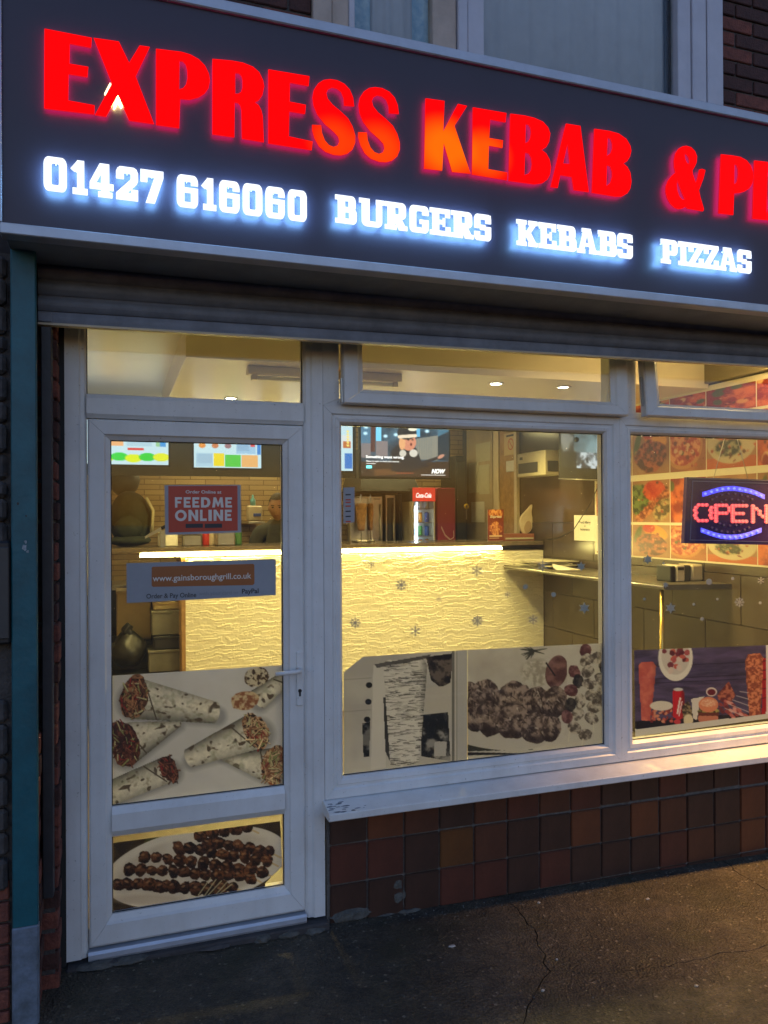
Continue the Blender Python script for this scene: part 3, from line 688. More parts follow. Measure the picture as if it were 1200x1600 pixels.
box('guide_rail', 3.90, 3.94, -.185, -.120, -.05, 2.31, M['shutter_dark'], rs, bev=.003)
box('shutter_box', -.074, 3.95, -.118, .02, 2.62, 2.66, M['shutter_dark'], rs, bev=0)

# ================================================================== SHOPFRONT
gm = M['glass']
JP = [(0, .07), (0, 0), (.70, 0), (.78, .006), (.92, .008), (1, .016), (1, .07)]
def bar(name, x0, x1, z0, z1, y0, y1, ch, m, parent):      # horizontal bar with chamfered front edges
    P = [(y1, z0), (y0+ch, z0), (y0, z0+ch*1.6), (y0, z1-ch*1.6), (y0+ch, z1), (y1, z1)]
    V = [(x, y, z) for x in (x0, x1) for y, z in P]; n = len(P)
    return mesh(name, V, [(j, (j+1) % n, n+(j+1) % n, n+j) for j in range(n)]+[tuple(range(n)), tuple(range(n, 2*n))], m, parent)
# door frame
df = thing('door_frame', 'white plastic door frame with a glazed light over the door', 'door frame', (.494, .03, 0))
def vjamb(name, x0, x1, sgn, z0=0.0, z1=2.62):
    P = [(x0, .07), (x0, 0), (x1-.022*sgn if sgn > 0 else x1, 0) if sgn > 0 else (x0, 0)]
    w_ = x1-x0
    if sgn > 0: P = [(x0, .07), (x0, 0), (x0+w_*.66, 0), (x0+w_*.74, .007), (x0+w_*.9, .009), (x1, .018), (x1, .07)]
    else: P = [(x1, .07), (x1, 0), (x1-w_*.55, 0), (x1-w_*.66, .007), (x1-w_*.86, .009), (x0, .018), (x0, .07)]
    V = [(x, y, z) for z in (z0, z1) for x, y in P]; n = len(P)
    return mesh(name, V, [(j, (j+1) % n, n+(j+1) % n, n+j) for j in range(n)]+[tuple(range(n)), tuple(range(n, 2*n))], M['upvc'], df)
vjamb('jamb', 0, .0755, 1); vjamb('jamb', .9075, .9875, -1)
bar('transom_bar', .0760, .9070, 2.0205, 2.111, .001, .069, .010, M['upvc'], df)
box('head', .0760, .9070, .0, .07, 2.56, 2.62, M['upvc'], df)
bar('threshold', .0760, .9070, -.012, .024, -.012, .068, .006, M['alu'], df)
box('pane', .072, .911, .034, .040, 2.108, 2.565, gm, df, bev=0)
for nm, z0 in (('trim_strip', 0.0),):
    box(nm, .050, .056, -.0016, .004, .01, 2.03, M['upvc'], df, bev=.001)
# door leaf
dl = thing('shop_door', 'white half glazed plastic shop door with lever handle', 'door', (.49, .04, .03))
DP = [(0, .066), (0, .010), (.08, .004), (.72, .004), (.80, .012), (1, .022), (1, .066)]
mitre(['stile', 'stile', 'top_rail', 'bottom_rail'], (.0790, .9055, .0330, 2.0165), (.160, .823, .140, 1.940), DP, M['upvc'], dl)
bar('mid_rail', .1605, .8225, .4335, .547, .0045, .065, .016, M['upvc'], dl)
box('pane', .157, .826, .036, .042, .545, 1.943, gm, dl, bev=0)
box('lower_pane', .157, .826, .036, .042, .137, .436, gm, dl, bev=0)
hb = pbox('handle_plate', 463.5, 1018, 474, 1103, -.004, .0075, M['upvc'], dl, bev=.003)
hx, hz = at(468, 1048, -.03).x, at(468, 1048, -.03).z
pts = [(hx, .0, hz), (hx, -.03, hz), (hx-.006, -.046, hz), (hx-.02, -.052, hz-.0005), (hx-.06, -.053, hz-.001), (at(431, 1048, -.05).x, -.052, hz-.002)]
o = tube('lever', pts, .0085, M['upvc'], hb, n=10, radii=[.010, .010, .0095, .009, .009, .0085])
kx, kz = at(468.7, 1081, -.005).x, at(468.7, 1081, -.005).z
prism('keyhole', [ellp(kx, kz+.004, .0075, .0075, 14), rc(kx-.0038, kz-.018, kx+.0038, kz)], [], [], XZ, -.0062, -.0038, M['black'], hb)
box('joint_filler', .9874, .9896, .01, .069, .0, 2.62, M['upvc_seam'], df, bev=0)  # strip added to block the light leak at the right jamb
GP_ = [(0, .0335), (0, .031), (1, .031), (1, .0335)]
def gasket(r, parent, w_=.0035):
    x0, x1, z0, z1 = r; mitre(['gasket']*4, (x0+.0002, x1-.0002, z0+.0002, z1-.0002), (x0+w_, x1-w_, z0+w_, z1-w_), GP_, M['upvc_seam'], parent, gap=0.0)
gasket((.160, .823, .547, 1.940), dl); gasket((.160, .823, .140, .4335), dl); gasket((.0755, .9075, 2.111, 2.56), df)
# window frame
wf = thing('window_frame', 'white plastic shopfront window frame with two bays and sill', 'window frame', (2.4, .03, .42))
WP = [(0, .07), (0, 0), (.42, 0), (.50, .008), (.62, .008), (.68, .004), (.86, .006), (1, .020), (1, .07)]
nmz = ['jamb', 'jamb', 'transom_rail', 'bottom_rail']
mitre(nmz, (.9895, 2.4395, .4755, 2.1045), (1.071, 2.362, .557, 2.030), WP, M['upvc'], wf)
mitre(nmz, (2.4405, 3.765, .4755, 2.1045), (2.5145, 3.685, .560, 2.032), WP, M['upvc'], wf)
UP = [(0, .07), (0, .004), (1, .004), (1, .07)]
mitre(nmz, (.9895, 2.4395, 2.1055, 2.62), (1.058, 2.385, 2.135, 2.58), UP, M['upvc'], wf)
mitre(nmz, (2.4405, 3.765, 2.1055, 2.62), (2.535, 3.70, 2.135, 2.58), UP, M['upvc'], wf)
box('pane', 1.066, 2.367, .036, .042, .552, 2.035, gm, wf, bev=0)
box('pane', 2.510, 3.690, .036, .042, .555, 2.037, gm, wf, bev=0)
gasket((1.071, 2.362, .557, 2.030), wf); gasket((2.5145, 3.685, .560, 2.032), wf)
box('end_post', 3.7655, 3.899, .001, .08, .40, 2.62, M['upvc'], wf, bev=.002)
P = [(.06, .4745), (-.02, .4735), (-.105, .455), (-.108, .452), (-.108, .428), (-.104, .424), (.0, .424), (.06, .424)]
V = [(x, y, z-.0035*(x-1)) for x in (.978, 3.90) for y, z in P]; n = len(P)
sill = mesh('sill', V, [(j, (j+1) % n, n+(j+1) % n, n+j) for j in range(n)]+[tuple(range(n)), tuple(range(n, 2*n))], M['upvc'], wf)
wear = mat('flaked_paint', (.20, .21, .24), .8, var=.6, vs=60)
wr_ = random.Random(6)
for k in range(26):
    x = .99+abs(wr_.gauss(0, .06))+.004; t = wr_.uniform(.1, .95); y = -.02-.085*t; zt = .4735-.0185*t-.0035*(x-1)+.0006
    r_ = wr_.uniform(.003, .011); Pp = [(x+r_*1.9*wr_.uniform(.5, 1)*math.cos(a), y+r_*.5*wr_.uniform(.5, 1)*math.sin(a)) for a in [j*.785 for j in range(8)]]
    mesh('paint_flake', [(px, py, .4735-.0185*((-py-.02)/.085)-.0035*(px-1)+.0007) for px, py in Pp], [tuple(range(8))], wear, sill)
# top-hung vents, slightly open
def vent(label, x0, x1, ang, hinge=False):
    zt = 2.598; z0 = 2.110; zi = 2.172
    o = thing('top_vent', label, 'window', (0.5*(x0+x1), -.030, zt))
    VP = [(0, .045), (0, .006), (.06, 0), (.70, 0), (.80, .008), (1, .018), (1, .045)]
    VP = [(t, y-.030) for t, y in VP]
    mitre(['stile', 'stile', 'top_rail', 'bottom_rail'], (x0, x1, z0, zt-.002), (x0+.088, x1-.088, zi, zt-.07), VP, M['upvc'], o)
    box('pane', x0+.084, x1-.084, -.007, -.002, zi-.004, zt-.066, gm, o, bev=0)
    if hinge: box('friction_stay', x0-.008, x0-.003, -.012, .0, 2.16, 2.30, M['steel'], o, bev=0)
    else: box('friction_stay', x0-.007, x0-.003, -.02, .0, 2.115, 2.215, M['steel'], o, bev=0)
    o.rotation_euler.x = ang
    return o
vent('white framed top vent ajar above the wide middle window', 1.064, 2.456, -.045)
vent('white framed top vent ajar above the window with the lit sign', 2.542, 3.74, -.085, True)

# ------------------------------------------------------------------ stall riser with quarry tiles
sr = thing('stall_riser', 'low wall of brown quarry tiles below the shop window', 'wall', (2.4, .06, -.12))
box('backing', .998, 3.90, .018, .2, -.16, .424, mat('riser_grout', (.15, .135, .12), .95, var=.4, vs=40, bump=.4, bs=120), sr, bev=0)
TC = {'k': ((.066, .033, .023), (.042, .023, .017)), 'b': ((.105, .040, .023), (.068, .028, .018)), 'r': ((.110, .037, .024), (.070, .026, .018)), 'o': ((.150, .050, .023), (.095, .034, .018)), 'O': ((.140, .056, .019), (.09, .036, .015))}
tm = {c: mat('quarry_tile_'+n_, v[0], .30, col2=v[1], vs=7, bump=.12, bs=45) for (c, v), n_ in zip(TC.items(), ('black', 'brown', 'maroon', 'rust', 'amber'))}
rows = ['kobkbrbrkkrkkrbkbor', 'rrkObkkokobkkobrkor', 'kkkrrkrkkkrbkorbkrk', 'kkrkkrkbkkrkkbkkrkk']
tm_me = {}
tr_ = random.Random(11)
TPX = .165
for j in range(4):
    for i in range(18):
        x0 = 1.009+i*TPX+.0035; x1 = x0+TPX-.007
        zt = .2787-(j-1)*.166-.0035-.0085*(x0+x1-2.018)/2; zb = zt-.159
        if j == 0: zt = min(zt, .4225-.0035*(x0-1))
        if i == 0 and j == 3 or (j == 3 and i in (1, 2)): continue
        c = rows[j][i]; y0 = .0075+tr_.uniform(-.0022, .002)
        if j == 2 and i in (1,): pass
        key = (c, j)
        if key not in tm_me:
            b = box_bm(-.079, .079, 0, .014, -(zt-zb), 0, .0035, seg=2); me = bpy.data.meshes.new('tile'); b.to_mesh(me); b.free(); me.materials.append(tm[c]); tm_me[key] = me
        o = bpy.data.objects.new('tile', tm_me[key]); C.objects.link(o); o.parent = sr
        o.location = Vector(((x0+x1)/2, y0, zt))-ROOT['stall_riser']; o.rotation_euler = (tr_.uniform(-.012, .012), .0085, tr_.uniform(-.012, .012))
# crumbled render at the foot
rub = mat('broken_mortar', (.12, .115, .10), .95, var=.5, vs=30, bump=.9, bs=50)
def lump(name, c, sx, sy, sz, m, parent, seed):
    b = bmesh.new(); bmesh.ops.create_icosphere(b, subdivisions=2, radius=1); r_ = random.Random(seed)
    for v in b.verts:
        k = r_.uniform(.72, 1.12); v.co = Vector((c[0]+v.co.x*sx*k, c[1]+v.co.y*sy*k, c[2]+v.co.z*sz*k))
    return bmo(name, b, m, parent)
for k, (u, v, sx, sz) in enumerate(((548, 1432, .09, .030), (600, 1438, .10, .026), (640, 1428, .07, .02), (570, 1452, .10, .022), (690, 1428, .08, .018), (760, 1412, .10, .016), (860, 1398, .10, .012), (625, 1402, .035, .045), (622, 1385, .028, .035))):
    c = at(u, v, .0); lump('mortar_lump', (c.x, .012 if k < 7 else .012, c.z), sx, .022 if k < 7 else .008, sz, rub, sr, k)
th = thing('doorstep_mortar', 'crumbling pale mortar patches along the foot of the door', 'mortar', (.5, -.03, -.03))
for k, (u, v, sx, sz) in enumerate(((150, 1508, .07, .010), (205, 1496, .08, .010), (410, 1458, .045, .014), (450, 1450, .05, .013), (490, 1444, .05, .012), (330, 1472, .10, .007))):
    c = at(u, v, -.03); lump('mortar_patch', (c.x, -.026, gz(c.x, -.03)+.006), sx, .030, sz*1.3, M['stone'] if k in (5,) else rub, th, 40+k)
box('step_edge', .0, .998, -.035, .1, -.12, -.0125, M['dark_render'], th, bev=.006)
# litter and pebbles on the pavement
peb = mat('pale_chip', (.42, .40, .35), .8, var=.3, vs=40)
for u, v, r_, lb in ((706, 1479, .016, 'largest pale flat scrap lying on the dark pavement'), (842, 1411, .009, 'small pale chip near the long pavement crack'), (1012, 1405, .010, 'pale oval chip on the pavement below the tiled wall'), (848, 1548, .008, 'pale chip beside the curving pavement crack'), (1088, 1541, .009, 'pale chip on the mossy pavement at lower right'), (870, 1500, .006, 'tiny pale chip beside the crack bend')):
    c = atg(u, v); lump('litter_scrap', (c.x, c.y, c.z+.002), r_, r_*.7, .004, peb, None, int(u)); tag(bpy.context.scene.collection.objects[-1], lb, 'litter', 'litter on the pavement')
gr_ = random.Random(21); Vg = []; Fg = []
for k in range(420):
    x = gr_.uniform(-.2, 3.6); y = gr_.choice([gr_.uniform(-1.6, 0), -abs(gr_.gauss(0, .05))-.01]); r_ = gr_.uniform(.0015, .005); z = gz(x, y)
    i0 = len(Vg); a0 = gr_.uniform(0, 6)
    for j in range(5): Vg.append((x+r_*math.cos(a0+j*1.257), y+r_*math.sin(a0+j*1.257), z-.001))
    Vg.append((x, y, z+r_*.8)); Fg += [(i0+j, i0+(j+1) % 5, i0+5) for j in range(5)]
gv = mesh('grit', Vg, Fg, mat('grit', (.16, .15, .13), .9, col2=(.05, .05, .045), vs=5)); gv['kind'] = 'stuff'; gv['label'] = 'loose grit scattered over the pavement'; gv['category'] = 'grit'

# ------------------------------------------------------------------ first-floor window
uwv = thing('upstairs_window', 'white framed upstairs window above the red letters', 'window', (2.0, .02, 3.40))
ux = lambda u: at(u, 60, .0).x
lil = mat('window_frame_paint', (.55, .54, .58), .4, var=.12, vs=6, bump=.08)
cre = mat('cream_stone_jamb', (.52, .42, .34), .7, var=.2, vs=8, bump=.15)
z0u, z1u = 3.50, uz1
def ubar(name, ua, ub, y0, y1, m, z0=z0u, z1=z1u): return box(name, ux(ua), ux(ub), y0, y1, z0, z1, m, uwv, bev=.004)
box('bottom_rail', uwx0, uwx1, -.012, .11, 3.40, z0u-.001, lil, uwv, bev=.006)
box('sill_nose', uwx0-.02, uwx1+.02, -.05, .06, 3.372, 3.3995, lil, uwv, bev=.006)
ubar('jamb', 490, 519, .0, .11, cre); ubar('sash_stile', 519.5, 546, .012, .10, cre); ubar('sash_stile', 547, 557, .02, .09, lil)
ubar('sash_stile', 679, 716, .018, .09, cre); ubar('mullion', 717, 731, .0, .10, lil); ubar('mullion', 732, 758, .008, .10, lil)
ubar('sash_stile', 1062, 1082, .01, .10, lil); ubar('jamb', 1083, 1104, .0, .11, lil); ubar('jamb', 1105, 1129, -.006, .11, lil)
box('head_rail', uwx0, uwx1, .0, .11, z1u-.06, z1u-.001, lil, uwv, bev=.004)
for a, b in ((557, 679), (758, 1062)):
    box('pane', ux(a), ux(b), .05, .056, z0u-.002, z1u-.06, gm, uwv, bev=0)
dk = mat('gap_shadow', (.015, .012, .014), .9)
ubar('gap_shade_strip', 1054, 1061.5, .058, .075, dk)  # dark strip standing in for the shade of the sash gap
def drape(name, xa, xb, y, z0, z1, amp, per, m, label, seed):
    n = max(24, int((xb-xa)/.008)); V = []; r_ = random.Random(seed); ph = [r_.uniform(0, 6) for _ in range(4)]
    for zz_ in (z0, (z0+z1)/2, z1):
        for k in range(n+1):
            x = xa+(xb-xa)*k/n
            V.append((x, y+amp*(math.sin(x*6.28/per+ph[0])+.5*math.sin(x*6.28/per*1.73+ph[1])+.3*math.sin(x*6.28/per*.41+ph[2]+zz_)), zz_))
    F = [(r0*(n+1)+k, r0*(n+1)+k+1, (r0+1)*(n+1)+k+1, (r0+1)*(n+1)+k) for r0 in (0, 1) for k in range(n)]
    o = mesh(name, V, F, m, None, True); s_ = o.modifiers.new('t', 'SOLIDIFY'); s_.thickness = .002
    return tag(o, label, 'curtain', 'upstairs curtains')
net = mat('net_curtain', (.66, .66, .70), .9, var=.10, vs=9); beige = mat('beige_drape', (.50, .36, .27), .9, var=.15)
drape('net_curtain', ux(762), ux(1056), .085, 3.45, 5.5, .005, .12, net, 'grey net curtain filling the wide upstairs pane', 1)
drape('net_curtain', ux(585), ux(668), .09, 3.45, 5.5, .005, .06, net, 'grey net curtain in the narrow upstairs pane', 2)
bluem = mat('blue_patterned_film', (.25, .48, .70), .5, col2=(.60, .78, .88), vs=16)
for a, b, lb in ((556, 587, 'pale blue patterned curtain edge left of the narrow pane'), (654, 681, 'pale blue patterned curtain edge right of the narrow pane')):
    drape('patterned_curtain', ux(a), ux(b), .075, 3.45, 5.5, .004, .09, bluem, lb, 3)
struct(box('upstairs_room', -1.7, 5.9, .305, 2.0, 2.70, 6.1, mat('upstairs_dark', (.10, .09, .10), .9), bev=0))

# ================================================================== PRINTS ON THE GLASS
M['vinyl'] = print_mat('printed_vinyl', transl=.24)
GY = .0455                                   # just inside the pane
def zz(x, y, ox, oy, s): return (ox+x/s, oy+y/s)
def wrap(cv, A, B, ra, rb, fill, seed, end=True):
    ax, ay = A; bx_, by = B; L = math.hypot(bx_-ax, by-ay); dx, dy = (bx_-ax)/L, (by-ay)/L
    P = [(ax-dy*ra, ay+dx*ra), (bx_-dy*rb, by+dx*rb), (bx_+dy*rb, by-dx*rb), (ax+dy*ra, ay-dx*ra)]
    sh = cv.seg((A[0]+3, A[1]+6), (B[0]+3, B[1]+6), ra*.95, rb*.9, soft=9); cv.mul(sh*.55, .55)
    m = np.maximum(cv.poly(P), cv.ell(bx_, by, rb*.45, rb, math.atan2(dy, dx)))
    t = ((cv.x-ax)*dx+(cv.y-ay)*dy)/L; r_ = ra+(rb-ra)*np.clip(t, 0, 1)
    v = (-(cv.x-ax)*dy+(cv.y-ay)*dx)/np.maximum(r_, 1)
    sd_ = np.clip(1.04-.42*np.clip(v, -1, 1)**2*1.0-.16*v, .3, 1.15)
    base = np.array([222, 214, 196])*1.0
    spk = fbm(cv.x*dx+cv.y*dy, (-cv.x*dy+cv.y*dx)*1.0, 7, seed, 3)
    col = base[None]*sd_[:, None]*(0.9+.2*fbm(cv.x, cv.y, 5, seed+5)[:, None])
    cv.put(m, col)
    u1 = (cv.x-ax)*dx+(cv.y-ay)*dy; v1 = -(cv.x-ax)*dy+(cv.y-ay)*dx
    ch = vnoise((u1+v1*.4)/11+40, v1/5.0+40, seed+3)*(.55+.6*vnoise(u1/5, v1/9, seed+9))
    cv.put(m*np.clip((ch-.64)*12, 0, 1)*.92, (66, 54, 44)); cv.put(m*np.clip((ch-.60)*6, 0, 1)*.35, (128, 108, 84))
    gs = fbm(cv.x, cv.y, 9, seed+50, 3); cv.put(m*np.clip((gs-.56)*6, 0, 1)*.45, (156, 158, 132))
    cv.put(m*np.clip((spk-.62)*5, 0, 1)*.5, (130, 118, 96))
    # overlapping fold line
    f0 = (ax+dx*L*.32-dy*ra*.85, ay+dy*L*.32+dx*ra*.85); f1 = (ax+dx*L*.10+dy*ra*.8, ay+dy*L*.10-dx*ra*.8)
    cv.put(m*cv.seg(f0, f1, 1.1), (88, 76, 62))
    if end:
        e = cv.ell(ax, ay, ra*.62, ra*1.02, math.atan2(dy, dx), wob=.55, seed=seed)
        c1, c2 = fill
        cv.tex(e, c1, c2, 6, seed+20, 4.2); ang = seed*.7; k = fbm(cv.x*math.cos(ang)+cv.y*math.sin(ang), (cv.y*math.cos(ang)-cv.x*math.sin(ang))*2.3, 6.0, seed+31, 3)
        cv.put(e*np.clip((.40-k)*8, 0, 1), (42, 24, 16)); rs_ = random.Random(seed*7+1)
        pal = [c1, c2, tuple((x+y)/2 for x, y in zip(c1, c2)), (52, 30, 20), tuple(min(255, x*1.25) for x in c2), c1, c2]
        if seed != 5: pal += [(196, 190, 140), (150, 160, 96)]
        pal += [(150, 40, 38)]
        for q in range(70):
            a_ = rs_.uniform(0, 6.28); rr_ = math.sqrt(rs_.random()); lx, ly = ra*.58*rr_*math.cos(a_), ra*.98*rr_*math.sin(a_)
            X_, Y_ = ax+lx*dx-ly*dy, ay+lx*dy+ly*dx; th_ = rs_.gauss(math.atan2(dx, -dy), .7); Ls = rs_.uniform(2.5, 8); wd = rs_.uniform(.5, 1.5)
            P0, P1 = (X_-Ls*math.cos(th_), Y_-Ls*math.sin(th_)), (X_+Ls*math.cos(th_), Y_+Ls*math.sin(th_))
            cv.put(cv.seg((P0[0]+.6, P0[1]+.9), (P1[0]+.6, P1[1]+.9), wd, wd*.6)*.55, (34, 20, 14)); cv.put(cv.seg(P0, P1, wd, wd*.6), rs_.choice(pal))
def p_wraps(cv):
    cv.tex(np.ones(len(cv.x)), (206, 203, 202), (222, 219, 218), 60, 3, 2)
    z_ = lambda x, y: (160+x/3.529, 840+y/3.529)
    br = ((92, 58, 40), (168, 120, 84)); lt = ((150, 100, 66), (214, 180, 140)); dk_ = ((70, 40, 32), (130, 80, 62))
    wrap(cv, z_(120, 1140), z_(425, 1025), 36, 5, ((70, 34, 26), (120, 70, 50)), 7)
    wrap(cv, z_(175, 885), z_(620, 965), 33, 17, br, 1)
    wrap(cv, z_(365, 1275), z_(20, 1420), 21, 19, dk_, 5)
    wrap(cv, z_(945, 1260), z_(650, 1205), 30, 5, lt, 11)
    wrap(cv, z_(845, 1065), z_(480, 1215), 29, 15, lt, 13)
    wrap(cv, z_(1015, 770), z_(860, 890), 11, 17, lt, 17, False)
    e = cv.ell(*z_(785, 900), 22, 15, -.2, wob=.3, seed=4); cv.tex(e, (150, 96, 66), (216, 190, 150), 4, 61, 4)
    e = cv.ell(*z_(850, 770), 20, 15, -.3, wob=.25, seed=5); cv.tex(e, (70, 50, 36), (210, 196, 168), 4, 66, 5)
def poster(name, label, P, painter, nu, nv, keep=None, y=GY, group='printed window posters'):
    o = picture(name, quad_px(P, y), nu, nv, painter, M['vinyl'], None, keep=keep); return tag(o, label, 'poster', group)
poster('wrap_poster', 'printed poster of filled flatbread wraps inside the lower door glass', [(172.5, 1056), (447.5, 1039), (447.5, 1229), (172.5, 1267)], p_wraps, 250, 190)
def p_skewers(cv):
    z_ = lambda x, y: (80+x/2.609, 1230+y/2.609)
    cv.tex(np.ones(len(cv.x)), (52, 40, 26), (74, 58, 36), 12, 1, 2)
    cv.put(cv.poly([z_(470, 190), z_(720, 150), z_(720, 200), z_(480, 225)]), (150, 60, 34))
    cv.put(cv.ell(*z_(430, 230), 20, 13), (74, 76, 40))
    cv.put(cv.poly([z_(240, 500), z_(960, 420), z_(960, 560), z_(240, 560)]), (58, 38, 30))
    cv.put(cv.ell(*z_(905, 430), 16, 18, .5), (222, 180, 90))
    pl = cv.ell(*z_(590, 325), 146, 60, -.20); cv.put(pl, (226, 218, 208))
    cv.tex(cv.ell(*z_(590, 330), 132, 50, -.20, soft=6), (196, 186, 176), (222, 214, 204), 30, 9, 2)
    cv.put(cv.ell(*z_(400, 460), 58, 8, .02, soft=5)*.6, (186, 170, 158))
    r_ = random.Random(5)
    for a, b, n in (((610, 195), (800, 165), 5), ((640, 225), (890, 265), 7), ((520, 245), (880, 300), 9), ((380, 280), (860, 345), 11), ((320, 335), (810, 365), 12), ((275, 398), (740, 405), 13), ((400, 400), (690, 425), 7)):
        cv.put(cv.seg(z_(*b), z_(b[0]+45, b[1]+22), 1.5), (214, 188, 146))
        for k in range(n):
            t = k/(n-1); x, y = a[0]+(b[0]-a[0])*t, a[1]+(b[1]-a[1])*t+r_.uniform(-5, 5)
            e = cv.ell(*z_(x, y), r_.uniform(8.5, 12), r_.uniform(8, 10.5), r_.uniform(0, 3), wob=.4, seed=k+n)
            g = r_.uniform(.6, 1.0); cv.tex(e, (44*g, 24*g, 12*g), (128*g, 78*g, 44*g), 4.5, k*3+n, 3.8); cv.put(e*cv.ell(z_(x, y)[0]+2, z_(x, y)[1]+7, 10, 4, soft=4)*.6, (26, 14, 8))
            cv.put(cv.ell(*z_(x-6, y-10), 3.4, 1.8, r_.uniform(-.6, .6), soft=1.6)*.75, (176, 132, 96))
    for k in range(5): cv.put(cv.seg(z_(600+k*20, 440+(k % 2)*10), z_(650+k*22, 370+k*6), .7), (196, 186, 150))
poster('skewer_poster', 'printed poster of meat skewers on a plate in the door bottom panel', [(177, 1317), (437.5, 1283), (443, 1390), (177, 1432)], p_skewers, 220, 110, keep=lambda x, y: ~((x > 415) & (y > 1352-(x-443)*1.0)) & ~((y > 1408-(x-290)*.12) & (x > 290) & (x < 420) & (y > 1434-.22*(x-177)-4)))
def mono(cv, k, g):                       # sun-bleached print: washed towards grey
    l = cv.c.mean(1, keepdims=True); cv.c = (cv.c*(1-k)+l*np.array([1.02, .995, .985])*k)*g
def p_doner(cv):
    z_ = lambda x, y: (520+x/2.609, 990+y/2.609)
    cv.tex(np.ones(len(cv.x)), (186, 180, 174), (206, 200, 192), 40, 2, 2)
    for yy_ in (1062, 1112): cv.put(cv.seg((537, yy_), (580, yy_-3), .5)*.5, (130, 124, 120))
    cv.put(cv.poly([z_(165, 130), z_(215, 120), z_(215, 545), z_(155, 555)]), (214, 210, 206))
    for x, y in ((148, 210), (145, 278), (140, 350)): cv.put(cv.ell(*z_(x, y), 5, 4.5), (26, 24, 26))
    cv.tex(cv.poly([z_(120, 365), z_(152, 360), z_(150, 500), z_(125, 505)]), (20, 20, 24), (120, 116, 118), 8, 8, 4)
    cv.put(cv.poly([z_(206, 260), z_(222, 260), z_(232, 520), z_(214, 480)]), (60, 56, 58))
    cv.tex(cv.poly([z_(380, 95), z_(490, 80), z_(480, 200), z_(440, 220), z_(400, 190)]), (40, 22, 14), (126, 90, 70), 9, 12, 4)
    cv.put(cv.poly([z_(365, 225), z_(480, 210), z_(480, 330), z_(370, 320)]), (196, 186, 174))
    cv.tex(cv.poly([z_(362, 330), z_(470, 320), z_(480, 520), z_(360, 500)]), (28, 26, 30), (150, 146, 146), 14, 15, 5)
    cv.put(cv.poly([z_(415, 440), z_(465, 440), z_(460, 500), z_(412, 500)]), (186, 182, 180)); cv.put(cv.rect(*z_(486, 60), *z_(497, 530)), (120, 112, 106))
    cone = cv.poly([z_(205, 120), z_(225, 108), z_(370, 104), z_(386, 130), z_(372, 300), z_(352, 525), z_(285, 545), z_(235, 535), z_(222, 360)])
    cv.put(cone, (226, 220, 212))
    yw = cv.y+1.6*np.sin(cv.x*.16)+2.5*(fbm(cv.x, cv.y, 14, 44, 2)-.5)
    k = fbm(cv.x/3.2, yw, 3.2, 21, 3); cv.put(cone*np.clip((k-.50)*4, 0, 1)*.5, (150, 142, 134))
    rd = random.Random(17)
    for q in range(330):
        yq = rd.uniform(1030, 1200); xq = rd.uniform(598, 668); Ls = rd.uniform(2, 9); sl = rd.gauss(-.02, .12); wq = rd.uniform(.3, 1.0)
        cv.put(cone*cv.seg((xq-Ls, yq-sl*Ls), (xq+Ls, yq+sl*Ls), wq, wq*.5)*rd.uniform(.5, 1), rd.choice([(62, 54, 50), (90, 82, 76), (48, 42, 40), (236, 232, 226), (120, 112, 104), (70, 62, 58), (206, 200, 194)]))
    ex = np.clip((cv.x-655)/10, 0, 1); cv.mul(cone*ex, .7)
    cv.put(cv.poly([z_(170, 125), z_(400, 85), z_(390, 100), z_(180, 140)])*.8, (70, 60, 54))
    cv.put(cv.rect(*z_(506, 30), *z_(546, 560)), (176, 178, 190))
    cv.put(cv.seg(z_(506, 40), z_(506, 560), .5), (120, 120, 128))
    mono(cv, .7, .94)
poster('doner_poster', 'greyish printed poster of a carved meat cone in the middle window', [(537, 1028), (730, 1015.5), (730, 1188), (537, 1215)], p_doner, 190, 180, keep=lambda x, y: ~((x < 566) & (y < 1026+(566-x)*.82)) | (y > 1084))
